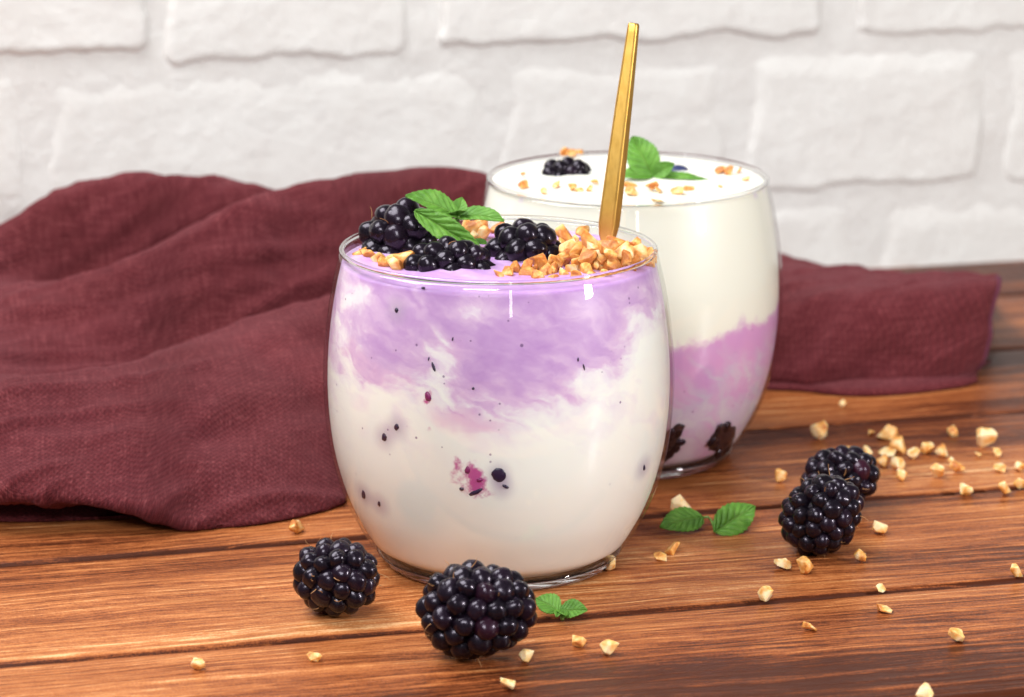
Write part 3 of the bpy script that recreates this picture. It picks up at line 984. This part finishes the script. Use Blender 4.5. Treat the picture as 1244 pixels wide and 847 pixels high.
def make_berry(center, radii, rot, label, group, n, seed, zcut=None, hairs=10, taper=0.12):
    """center/radii in cm, rot euler; drupelets below zcut are left out (sunk in the yogurt)"""
    r = random.Random(seed)
    R = Euler(rot).to_matrix()
    # even spread of points over the ellipsoid, relaxed a little
    pts = []
    ga = math.pi * (3 - math.sqrt(5))
    for i in range(n):
        z = 1 - 2 * (i + 0.5) / n
        a = ga * i + r.uniform(-0.25, 0.25)
        s = math.sqrt(1 - z * z)
        pts.append(Vector((s * math.cos(a), s * math.sin(a), z + r.uniform(-.03, .03))).normalized())
    P = np.array([(p.x * radii[0], p.y * radii[1], p.z * radii[2]) for p in pts])
    P += np.array([[r.gauss(0, .05) for _ in range(3)] for _ in range(n)])
    rad = np.array(radii)
    sep_t = 1.08 * math.sqrt(4 * math.pi * (radii[0] * radii[1] * radii[2]) ** (2 / 3) / n)
    for _ in range(30):
        D = P[:, None] - P[None]
        L = np.linalg.norm(D, axis=2) + np.eye(n) * 9
        near = np.maximum(0, sep_t - L)
        P += 0.25 * (D / L[..., None] * near[..., None]).sum(axis=1)
        P /= np.linalg.norm(P / rad, axis=1, keepdims=True)
    D = np.linalg.norm(P[:, None] - P[None], axis=2) + np.eye(n) * 9
    near = np.sort(D, axis=1)[:, :4].mean(axis=1)
    tp = 1 - taper * (P[:, 2] / radii[2] * 0.5 + 0.5)
    P[:, 0] *= tp; P[:, 1] *= tp
    W = np.array([tuple(R @ Vector(p)) for p in P])
    low = W[:, 2].min()
    base = np.array([center[0], center[1], center[2]])
    b = empty("blackberry", base)
    tag(b, label, "berry", group)
    # core the drupelets sit on
    v, f = bit_mesh(seed, 16, 10)
    vv = [tuple(R @ Vector((x * radii[0] * .86, y * radii[1] * .86, z * radii[2] * .86))) for x, y, z in v]
    obj("core", mesh_from("core", vv, f), M_CORE, b)
    keep = []
    for i in range(n):
        if zcut is not None and center[2] + W[i, 2] < zcut - 0.30:
            continue
        g = Vector(P[i] / (rad ** 2)).normalized()
        d = (R @ g).normalized()
        d = (d + Vector((r.gauss(0, .10), r.gauss(0, .10), r.gauss(0, .10)))).normalized()
        o = obj("drupelet", DRUPS[r.randrange(5)], None, b, W[i] - np.array(d) * 0.06)
        o.rotation_mode = 'QUATERNION'
        o.rotation_quaternion = d.to_track_quat('Z', 'Y') @ Quaternion((0, 0, 1), r.uniform(0, 6.28))
        w = near[i] * r.uniform(0.57, 0.68)
        w2 = w * r.uniform(0.86, 1.12)
        o.scale = (w, w2, near[i] * r.uniform(0.56, 0.74))
        keep.append((W[i], d, w, o))
    for k in range(hairs):
        p, d, w, host = r.choice(keep)
        if d.y > 0.35:
            p, d, w, host = r.choice(keep)
        side = d.orthogonal().normalized(); side.rotate(Quaternion(d, r.uniform(0, 6.28)))
        q = Vector(p) + side * w * 0.98 + d * 0.12
        o = obj("style_hair", HAIRS[r.randrange(3)], None, b, q)
        o.rotation_mode = 'QUATERNION'
        o.rotation_quaternion = (d + side * r.uniform(-.8, .8)).normalized().to_track_quat('Z', 'Y') @ Quaternion((0, 0, 1), r.uniform(0, 6.28))
        sc = r.uniform(0.5, 1.1)
        o.scale = (1, 1, sc)
        o.parent = host
        o.matrix_parent_inverse = host.matrix_basis.inverted()
    return b, low


def berry_on_table(pxc, py_bottom, w_px, h_px, depth_r, rot, label, group, n, seed, hairs=10):
    p = at_height(pxc, py_bottom, 0)
    s = px_per_cm(p)
    return p, s


# radii are to drupelet centres; the drupelets add about 0.2 cm all round
GB = "whole blackberries on the table"


def table_berry(px, py, dist_extra, radii, rot, zc, label, n, seed, hairs):
    p = at_height(px, py, zc)
    make_berry(p, radii, rot, label, GB, n, seed, None, hairs)


table_berry(580, 741, 0, (0.96, 0.94, 1.17), (0.15, 1.48, 0.12), 1.17, "largest blackberry lying on the planks in front of the front glass", 60, 21, 12)
table_berry(409, 701, 0, (0.78, 0.78, 0.94), (0.25, 1.36, -0.35), 0.95, "blackberry on the planks beside the napkin, alone at the front glass's foot", 48, 34, 14)
table_berry(998, 626, 0, (0.86, 0.84, 1.00), (0.5, 0.55, 0.25), 1.03, "front blackberry of the touching pair on the planks", 62, 45, 10)
table_berry(1021, 581, 0, (0.72, 0.70, 0.92), (0.2, 1.35, 0.35), 0.90, "rear blackberry of the touching pair, half hidden behind its neighbour", 44, 58, 8)

GT = "blackberries topping the yogurt"


def top_berry(px, py, zc, radii, rot, label, n, seed, cut, hairs=2):
    make_berry(at_height(px, py, zc), radii, rot, label, GT, n, seed, cut, hairs, 0.10)


top_berry(484, 291, TOP_F + 0.18, (0.72, 0.74, 0.86), (0.3, 0.6, 0.2), "blackberry under the mint leaf, against the rim of the front glass", 26, 61, TOP_F)
top_berry(545, 327, TOP_F - 0.06, (0.60, 0.66, 1.00), (0.1, 1.50, 0.10), "low blackberry at the front of the glass with the spoon, below the mint", 36, 73, TOP_F)
top_berry(637, 309, TOP_F + 0.02, (0.70, 0.72, 0.84), (0.4, 1.1, -0.3), "blackberry beside the nut heap in the front glass", 28, 88, TOP_F)
top_berry(688, 214, TOP_R - 0.12, (0.40, 0.46, 0.66), (0.1, 1.5, 0.1), "small blackberry sunk in the cream yogurt of the rear glass", 22, 92, TOP_R)

M_PULP = mat_plain("crushed_blackberry_pulp", (0.016, 0.005, 0.010), 0.45)
# dark fruit at the bottom of the rear glass
for px, py, w, h, rot, lab, sd in ((878, 534, .76, .42, .72, "dark squashed blackberry chunk at the foot of the rear glass, away from the front glass", 4.0),
                                   (812, 536, .36, .60, .2, "dark squashed blackberry chunk in the rear glass, right behind the front glass's edge", 9.0)):
    p = on_glass(px, py, CR, TW + 0.05)
    ch = empty("blackberry_chunk", CR + p)
    tag(ch, lab, "berry", "fruit sunk in the rear yogurt")
    rr = random.Random(sd)
    q = glass_normal(p).to_track_quat('Y', 'Z')
    v, f = bit_mesh(sd, 26, 15)
    cr, sr = math.cos(rot), math.sin(rot)
    vv = []
    for x, y, z in v:
        k = 1 + 0.42 * noise.noise((x * 1.6 + sd, z * 1.6, y)) + 0.20 * noise.noise((x * 5 + sd, z * 5, y))
        X, Z = x * w * k, z * h * k
        vv.append(tuple(q @ Vector((X * cr - Z * sr, y * 0.10 * k, X * sr + Z * cr))))
    obj("pulp", mesh_from("pulp", vv, f), M_PULP, ch)
    for k in range(9):
        X, Z = rr.uniform(-.9, .9) * w, rr.uniform(-.9, .9) * h
        X, Z = X * cr - Z * sr, X * sr + Z * cr
        o = obj("drupelet", DRUPS[k % 5], None, ch, q @ Vector((X, 0.03, Z)))
        o.rotation_mode = 'QUATERNION'; o.rotation_quaternion = q
        o.scale = (rr.uniform(.12, .2), 0.09, rr.uniform(.12, .2))
# bluish berry scrap behind the mint on the rear yogurt
p = at_height(822, 206, TOP_R + 0.03)
v, f = bit_mesh(3.3)
sc_ = obj("berry_scrap", mesh_from("berry_scrap", [(x * .34, y * .22, z * .12) for x, y, z in v], f), mat_plain("blue_berry_skin", (0.03, 0.04, 0.12), .4), None, p)
tag(sc_, "scrap of blue berry skin behind the mint on the rear yogurt", "berry")

# ------------------------------------------------------------------ chopped nuts


def nut_mesh(seed):
    r = random.Random(seed * 31 + 5)
    bm = bmesh.new()
    sx, sy, sz = r.uniform(.8, 1.15), r.uniform(.65, 1.0), r.uniform(.5, .8)
    for _ in range(15):
        p = Vector((r.gauss(0, 1), r.gauss(0, 1), r.gauss(0, 1))).normalized() * r.uniform(0.85, 1.05)
        bm.verts.new((p.x * sx, p.y * sy, p.z * sz))
    res = bmesh.ops.convex_hull(bm, input=bm.verts)
    bmesh.ops.delete(bm, geom=list({g for g in res.get("geom_interior", []) + res.get("geom_unused", []) if isinstance(g, bmesh.types.BMVert)}), context='VERTS')
    bmesh.ops.dissolve_limit(bm, angle_limit=0.22, verts=bm.verts, edges=bm.edges)
    bmesh.ops.bevel(bm, geom=list(bm.edges), offset=0.13, segments=2, profile=0.6, affect='EDGES', clamp_overlap=True)
    bmesh.ops.triangulate(bm, faces=bm.faces)
    bmesh.ops.subdivide_edges(bm, edges=bm.edges, cuts=1, use_grid_fill=True)
    for v_ in bm.verts:
        v_.co += v_.co.normalized() * (0.09 * noise.noise(v_.co * 1.9 + Vector((seed, 0, 0))) + 0.015 * noise.noise(v_.co * 5 + Vector((seed, 3, 0))))
        v_.co *= CM
    me = bpy.data.meshes.new("chopped_nut")
    bm.to_mesh(me); bm.free()
    me.polygons.foreach_set("use_smooth", [True] * len(me.polygons))
    try:
        me.set_sharp_from_angle(angle=math.radians(38))
    except Exception:
        pass
    me.materials.append(M_NUT)
    return me


NUTS = [nut_mesh(s) for s in range(14)]
NUT_CO = [np.array([tuple(v.co) for v in me.vertices]) for me in NUTS]
nr = random.Random(99)


def put_nut(px, py, size_px, label, group, surface=0.0, sink=0.0, flat=1.0, lift=0.0, tilt=0.5):
    p = at_height(px, py, surface + lift)
    r_cm = size_px / px_per_cm(p) / 2 * (1.27 if lift > 0 else 1.12)
    k = nr.randrange(len(NUTS))
    o = obj("chopped_nut", NUTS[k], None, None, p)
    e = Euler((nr.uniform(-tilt, tilt), nr.uniform(-tilt, tilt), nr.uniform(0, 6.28)))
    o.rotation_euler = e
    o.scale = (r_cm, r_cm * nr.uniform(.85, 1.1), r_cm * flat * nr.uniform(.9, 1.15))
    M = np.array((e.to_matrix() @ Matrix.Diagonal(o.scale)))
    low = (NUT_CO[k] @ M.T)[:, 2].min()
    if lift == 0.0:
        o.location.z = surface * CM - low - sink * CM
        # keep the centre on its line of sight at this height
        q = at_height(px, py, o.location.z / CM)
        o.location.x, o.location.y = q[0] * CM, q[1] * CM
    o.color = ((0.575 if surface > 1 else 0.485) + nr.uniform(-.03, .03), 0, 0, 1)
    tag(o, label, "nut", group)
    return o


GN = "chopped nuts scattered on the table"
TABLE_NUTS = [
    (361, 639, 26, "brownish nut chip by the napkin's front hem"),
    (240, 805, 22, "pale nut chip alone at the lower left of the planks"),
    (383, 795, 22, "upright pale nut chip below the smaller front blackberry"),
    (641, 795, 24, "yellow nut chip touching the largest blackberry's shade"),
    (617, 829, 24, "nut chip below the largest blackberry, near the lower picture edge"),
    (702, 778, 22, "small nut chip between the largest blackberry and a pale big one"),
    (742, 785, 30, "pale wide nut chip in front of the small two-leaf mint"),
    (741, 684, 24, "nut chip touching the foot of the front glass"),
    (815, 665, 28, "knobbly nut chip in front of the round mint leaf"),
    (803, 676, 20, "smaller nut chip stuck to the knobbly one before the mint leaf"),
    (828, 613, 30, "nut chip half hidden behind the round mint leaf"),
    (948, 577, 19, "orange nut chip between rear glass and blackberry pair"),
    (951, 684, 28, "flat nut chip under the blackberry pair, first of two neighbours"),
    (978, 686, 27, "blocky nut chip under the blackberry pair, second of two neighbours"),
    (1046, 675, 21, "nut chip at the lower edge of the blackberry pair"),
    (1067, 640, 25, "square nut chip beside the blackberry pair"),
    (931, 721, 23, "nut chip resting on the plank joint below the blackberry pair"),
    (983, 760, 21, "amber nut flake alone in the middle of the front plank"),
    (1074, 738, 25, "dented nut chip on the front plank close to the joint"),
    (1071, 714, 18, "thin nut sliver lying in the plank joint"),
    (1161, 771, 31, "large pale angular nut chip on the dark front plank"),
    (1127, 843, 32, "nut chip cut by the lower picture edge"),
    (1236, 693, 24, "nut chip cut by the picture edge on the plank joint"),
    (997, 522, 26, "pale nut chip set apart behind the blackberry pair"),
    (1023, 490, 12, "tiny nut crumb in front of the napkin's flat fold"),
    (1158, 523, 20, "upright nut chip behind the scattered nut cluster"),
    (1196, 530, 32, "long flat brown-edged nut chip, farthest out behind the cluster"),
    (1035, 546, 18, "orange nut chip just above the rear blackberry"),
    (1054, 549, 19, "rounded nut chip touching the rear blackberry's outline"),
    (1175, 594, 24, "nut chip nearest the camera of the scattered cluster"),
    (1095, 577, 22, "nut chip beside the rear blackberry, lowest of the dense cluster"),
]
for px, py, sz, lab in TABLE_NUTS:
    put_nut(px, py, sz, lab, GN, flat=0.95)
ORD = ["first", "second", "third", "fourth", "fifth", "sixth", "seventh", "eighth", "ninth", "tenth", "eleventh", "twelfth", "thirteenth", "fourteenth", "fifteenth", "sixteenth", "seventeenth", "eighteenth", "nineteenth", "twentieth"]


def rows_of_nuts(items, bands, text, group, **kw):
    """bands: (upper picture y, row phrase); each nut is told by its row and its place in the row"""
    rows = {}
    for it in items:
        k = next(n for n, (lim, _) in enumerate(bands) if it[1] < lim)
        rows.setdefault(k, []).append(it)
    for k in sorted(rows):
        for n, it in enumerate(sorted(rows[k], key=lambda a: a[0])):
            q = dict(kw)
            if len(it) > 3:
                q["lift"] = it[3]
            put_nut(it[0], it[1], it[2], text % (ORD[n], bands[k][1]), group, **q)


rows_of_nuts([(1077, 526, 30), (1059, 526, 15), (1093, 540, 26), (1079, 549, 24), (1073, 560, 20), (1091, 563, 26), (1110, 550, 23), (1126, 543, 22), (1146, 548, 24),
              (1187, 552, 14), (1210, 549, 17), (1139, 571, 24), (1162, 567, 23), (1156, 560, 16), (1216, 568, 22), (1238, 567, 22), (1221, 591, 24), (1240, 587, 24)],
             [(535, "back row"), (556, "middle row"), (580, "front row"), (900, "near edge")],
             "loose chopped nut on the rear plank, %s from the blackberries in the %s", "nut cluster on the rear plank", flat=0.9)
rows_of_nuts([(689, 287, 28, .30), (706, 283, 22, .20), (692, 300, 28, .35), (714, 296, 34, .55), (704, 309, 26, .30), (722, 303, 32, .50), (738, 300, 26, .60), (748, 297, 30, .55), (757, 306, 28, .45),
              (766, 316, 26, .25), (735, 313, 28, .35), (720, 318, 26, .25), (702, 322, 26, .20), (748, 322, 26, .20), (733, 325, 22, .12), (686, 313, 24, .20), (674, 320, 24, .15), (656, 318, 28, .20),
              (664, 329, 20, .08), (640, 331, 18, .06), (629, 326, 20, .06), (683, 333, 18, .06), (712, 330, 24, .10), (776, 309, 24, .25), (787, 310, 24, .15), (782, 303, 20, .15), (770, 299, 22, .2),
              (760, 315, 22, .3), (694, 328, 22, .1), (648, 325, 20, .08), (680, 297, 22, .15), (772, 305, 24, .2), (741, 318, 24, .15), (755, 318, 24, .2), (776, 318, 20, .12), (789, 318, 18, .08), (728, 322, 22, .15),
              (714, 312, 26, .4), (697, 315, 24, .25), (743, 307, 24, .5), (762, 300, 22, .3), (670, 327, 20, .08), (720, 334, 18, .05), (758, 326, 20, .08), (700, 291, 24, .35), (606, 335, 18, .05), (655, 336, 20, .05), (672, 338, 18, .05), (700, 337, 20, .05), (735, 334, 20, .06), (770, 326, 18, .06), (640, 324, 22, .12), (618, 331, 16, .05)],
             [(302, "top row"), (312, "upper row"), (321, "lower row"), (330, "front row"), (900, "rim row")],
             "toasted nut in the heap round the spoon, %s from the blackberry in the %s", "nut heap beside the spoon", surface=TOP_F, tilt=1.2)
rows_of_nuts([(449, 306, 26, .12), (468, 318, 26, .10), (483, 321, 24, .10), (492, 314, 30, .2), (458, 314, 22, .1), (438, 307, 18, .06), (476, 315, 22, .15)], [(900, "the rim below the mint")],
             "orange nut between blackberry and glass, %s along %s", "nuts at the rim below the mint", surface=TOP_F, tilt=0.8)
rows_of_nuts([(577, 280, 28, .25), (566, 276, 22, .25), (590, 284, 24, .2), (606, 279, 24, .15), (584, 275, 22, .35), (572, 289, 22, .2), (612, 287, 20, .1)],
             [(282, "upper row"), (900, "lower row")], "nut behind the mint stem in the front glass, %s in the %s", "nuts behind the mint stem", surface=TOP_F, tilt=0.8)
rows_of_nuts([(687, 184, 18), (705, 184, 13), (695, 186, 14), (636, 211, 11), (634, 223, 19), (661, 232, 12), (678, 224, 15), (694, 227, 16), (704, 231, 15), (722, 220, 14), (717, 229, 12),
              (764, 223, 20), (768, 231, 20), (791, 225, 20), (801, 231, 16), (824, 231, 22), (838, 229, 18), (798, 243, 15), (877, 208, 18), (888, 208, 18), (897, 207, 12), (907, 216, 13), (875, 226, 10)],
             [(190, "far row behind the small blackberry"), (218, "row level with the mint"), (226, "row before the mint"), (236, "next nearer row"), (900, "nearest spot")],
             "nut crumb on the rear yogurt, %s in the %s", "nut crumbs on the rear yogurt", surface=TOP_R + 0.06, sink=0.02, flat=0.75)

# ------------------------------------------------------------------ gold spoon


def make_spoon():
    foot = at_height(737, 296, TOP_F)
    tipp = at_depth(770, 28, foot[1] + 0.7)
    s = empty("gold_spoon", foot)
    tag(s, "brushed gold spoon standing upright in the front glass", "spoon")
    ax = Vector(tipp - foot)
    L = ax.length
    ax.normalize()
    side = ax.cross(Vector((0, 1, 0))).normalized()
    if side.x < 0:
        side = -side
    front = side.cross(ax).normalized()
    if front.y > 0:
        front = -front

    def section(c, w, d, ridge, tw=0.0):
        # flat back, front raised to a ridge off centre: two facets face the viewer
        pts = [(-w, 0.0), (-w * .95, d * .45), (ridge * w - 0.03, d), (ridge * w + 0.03, d), (w * .93, d * .35), (w, 0.0), (w * .85, -d * .5), (-w * .85, -d * .5)]
        ct, st = math.cos(tw), math.sin(tw)
        return [tuple(c + side * (x * ct - y * st) + front * (x * st + y * ct)) for x, y in pts]
    rows = []
    st = [(-0.9, .10, .10, .1), (-.35, .12, .11, .15), (0.0, .15, .13, .2), (.22, .24, .15, .2), (.50, .285, .18, .2), (1.0, .283, .19, .18), (2.2, .258, .19, .16), (3.6, .225, .17, .16), (L - .25, .162, .14, .16),
          (L - .06, .155, .12, .16), (L, .13, .10, .16)]
    for t, w, d, rg in st:
        rows.append(section(ax * t, w, d, rg, -0.25))
    v = [p for r_ in rows for p in r_]
    n = 8
    f = []
    for i in range(len(rows) - 1):
        for k in range(n):
            a, b = i * n + k, i * n + (k + 1) % n
            f.append((a, b, b + n, a + n))
    f.append(tuple(range(n))); f.append(tuple(range((len(rows) - 1) * n, len(rows) * n)))
    me = mesh_from("handle", v, f, False)
    bm = bmesh.new(); bm.from_mesh(me); bmesh.ops.recalc_face_normals(bm, faces=bm.faces); bm.to_mesh(me); bm.free()
    o = obj("handle", me, M_GOLD, s)
    md = o.modifiers.new("soft_edges", 'BEVEL'); md.width = 0.0003; md.segments = 3; md.limit_method = 'ANGLE'; md.angle_limit = math.radians(15)
    o.modifiers.new("normals", 'WEIGHTED_NORMAL')
    # bowl of the spoon, down in the yogurt
    vv, nu, nv = [], 18, 11
    for i in range(nu):
        t = i / (nu - 1)
        hw = 1.05 * math.sin(math.pi * (0.06 + 0.94 * t) ** 0.75) ** 0.6 if t < 1 else 0.02
        hw = max(hw, 0.1)
        for j in range(nv):
            q = j / (nv - 1) * 2 - 1
            dep = -0.45 * (1 - q * q) * math.sin(math.pi * min(1, t * 1.02)) ** 0.8
            vv.append(tuple(ax * (-0.85 - 3.1 * t) + side * hw * q + front * dep))
    o = obj("spoon_bowl", mesh_from("spoon_bowl", vv, grid_faces(nu, nv)), M_GOLD, s)
    md = o.modifiers.new("thickness", 'SOLIDIFY'); md.thickness = 0.001
    return s


make_spoon()

# ------------------------------------------------------------------ mint


def leaf_mesh(L, W, bend=0.5, fold=0.35, seed=0.0, twist=0.0, nt=46, ns=27, serr=10):
    """leaf along +X, face up +Z"""
    v, uv = [], []
    ca = 0.0
    x = z = 0.0
    px_, pz_, pa = [], [], []
    for i in range(nt):
        px_.append(x); pz_.append(z); pa.append(ca)
        ca -= bend / (nt - 1)
        x += L / (nt - 1) * math.cos(ca); z += L / (nt - 1) * math.sin(ca)
    for i in range(nt):
        t = i / (nt - 1)
        w = W / 2 * (math.sin(math.pi * min(1, t ** 0.80)) ** 0.72) if 0 < t < 1 else 0.0
        saw = (t * serr) % 1.0
        w *= 1 - 0.11 * (1 - saw) * (1 if 0.08 < t < 0.97 else 0)
        w = max(w, 0.012)
        for j in range(ns):
            s = j / (ns - 1) * 2 - 1
            sa = abs(s)
            y = w * s
            vein = abs(math.sin((t - 0.26 * sa) * 6.5 * math.pi))
            h = 0.075 * L * 0.5 * (vein ** 0.7 - 0.5) * math.sin(math.pi * min(1, sa * 1.05)) - 0.02 * L * math.exp(-(s / 0.10) ** 2)
            h += fold * w * sa ** 1.3 + 0.03 * L * noise.noise((t * 3 + seed, s * 1.2, seed))
            h += twist * y * (t - 0.3)
            a = pa[i]
            v.append((px_[i] - math.sin(a) * h, y * math.cos(fold * 0.6 * sa), pz_[i] + math.cos(a) * h))
            uv.append((t, j / (ns - 1)))
    return mesh_from("leaf", v, grid_faces(nt, ns), True, uv)


def add_leaf(parent, base, tip, up, W, bend=0.4, fold=0.3, seed=0.0, twist=0.0, serr=10):
    base, tip = Vector([float(c) for c in base]), Vector([float(c) for c in tip])
    d = tip - base
    L = d.length / (1 - bend * bend / 24.0)
    xa = d.normalized()
    # the leaf's own chord dips by bend/2
    za = Vector(up)
    za = (za - xa * za.dot(xa)).normalized()
    ya = za.cross(xa)
    rot = Matrix((xa, ya, za)).transposed()
    rot = rot @ Matrix.Rotation(-bend / 2, 3, 'Y')
    me = leaf_mesh(L, W, bend, fold, seed, twist, serr=serr)
    o = obj("leaf", me, M_LEAF, parent, base - Vector(parent.location) / CM)
    o.rotation_euler = rot.to_euler()
    md = o.modifiers.new("thickness", 'SOLIDIFY'); md.thickness = 0.00022
    return o


def stem(parent, pts, r0, r1):
    v, f = tube([Vector([float(c) for c in p]) - Vector(parent.location) / CM for p in pts], [r0 + (r1 - r0) * i / (len(pts) - 1) for i in range(len(pts))], 8)
    return obj("stem", mesh_from("stem", v, f), M_STEM, parent)


# sprig on the front yogurt
y0 = float(at_height(556, 300, TOP_F)[1])
m1 = empty("mint_sprig", at_height(556, 302, TOP_F))
tag(m1, "fresh mint sprig standing among blackberries in the front glass", "mint")
node = at_depth(556, 262, y0 - 0.3)
stem(m1, [at_depth(553, 300, y0), at_depth(553, 285, y0 - .12), at_depth(554, 272, y0 - .25), node], .085, .07)
add_leaf(m1, node, at_depth(493, 238, y0 - 0.6), (0.25, -0.55, 0.85), 0.80, .55, .30, 1.0, serr=11)
add_leaf(m1, node + np.array([0, 0, -.05]), at_depth(612, 268, y0 - 0.8), (0.0, -0.45, 0.9), 0.66, .75, .30, 2.0, serr=9)
add_leaf(m1, at_depth(504, 256, y0 - 1.0), at_depth(588, 308, y0 - 1.25), (-0.45, -0.62, 0.60), 0.66, .30, .15, 3.0, serr=14)
add_leaf(m1, node + np.array([0, -0.03, .02]), at_depth(561, 240, y0 + 0.10), (0.1, -0.95, 0.25), 0.42, -.35, .35, 4.0, serr=6)
add_leaf(m1, node + np.array([0, -0.05, .04]), at_depth(566, 256, y0 - 0.75), (0.3, -0.5, 0.8), 0.26, .2, .5, 5.0, serr=5)
add_leaf(m1, node + np.array([0, -0.05, .04]), at_depth(547, 258, y0 - 0.75), (-0.3, -0.5, 0.8), 0.24, .2, .5, 6.0, serr=5)
add_leaf(m1, at_depth(575, 292, y0 - .3), at_depth(592, 296, y0 - 0.6), (0.0, -0.5, 0.9), 0.25, .2, .2, 7.0, serr=5)
# sprig on the rear yogurt
y1 = float(at_height(795, 218, TOP_R)[1])
m2 = empty("mint_sprig", at_height(795, 219, TOP_R))
tag(m2, "bright mint sprig behind the spoon on the rear yogurt", "mint", None)
nd2 = at_depth(793, 214, y1 - .1)
stem(m2, [at_depth(795, 220, y1), at_depth(795, 217, y1 - .05), nd2], .08, .07)
add_leaf(m2, nd2, at_depth(768, 166, y1 + .5), (-0.15, -0.9, 0.35), 0.98, .45, .28, 8.0, serr=12)
add_leaf(m2, nd2, at_depth(819, 199, y1 - .3), (0.1, -0.8, 0.5), 0.50, .4, .3, 9.0, serr=8)
add_leaf(m2, nd2, at_depth(861, 219, y1 - .2), (0.0, -0.25, 0.95), 0.50, .35, .15, 10.0, serr=9)
add_leaf(m2, nd2, at_depth(752, 213, y1 - .2), (0.0, -0.5, 0.9), 0.60, .4, .3, 11.0, serr=9)
# two-leaf sprig on the table in front of the glass
m3 = empty("mint_sprig", at_height(684, 745, 0))
tag(m3, "tiny two-leaf mint tip lying before the front glass's foot", "mint")
nd3 = at_height(680, 742, 0.20)
add_leaf(m3, nd3, at_height(651, 727, 0.42), (0.25, -0.62, 0.75), 0.66, .35, .22, 12.0, serr=9)
add_leaf(m3, nd3, at_height(713, 741, 0.32), (0.1, -0.62, 0.75), 0.58, .35, .22, 13.0, serr=9)
add_leaf(m3, nd3 + np.array([0, -.02, .02]), at_height(688, 748, 0.26), (0.1, -0.6, 0.8), 0.24, .2, .4, 14.0, serr=5)
add_leaf(m3, nd3 + np.array([0, -.02, .02]), at_height(676, 749, 0.24), (-0.1, -0.6, 0.8), 0.22, .2, .4, 15.0, serr=5)
stem(m3, [at_height(683, 752, 0.06), at_height(682, 747, 0.1), nd3], .05, .045)
# pair of round leaves on one short stem by the rear glass
m4 = empty("mint_sprig", at_height(860, 634, 0))
tag(m4, "pair of round mint leaves on a short stem beside the front glass", "mint")
nd4 = at_height(860, 628, 0.18)
add_leaf(m4, at_height(854, 628, .30), at_height(802, 640, 0.22), (0.0, -0.60, 0.78), 0.86, .45, .05, 16.0, serr=9)
add_leaf(m4, at_height(868, 646, .12), at_height(917, 615, 0.50), (0.12, -0.80, 0.58), 0.92, .35, .10, 17.0, serr=9)
stem(m4, [at_height(853, 629, .28), nd4, at_height(864, 632, .14), at_height(869, 645, .10)], .035, .03)
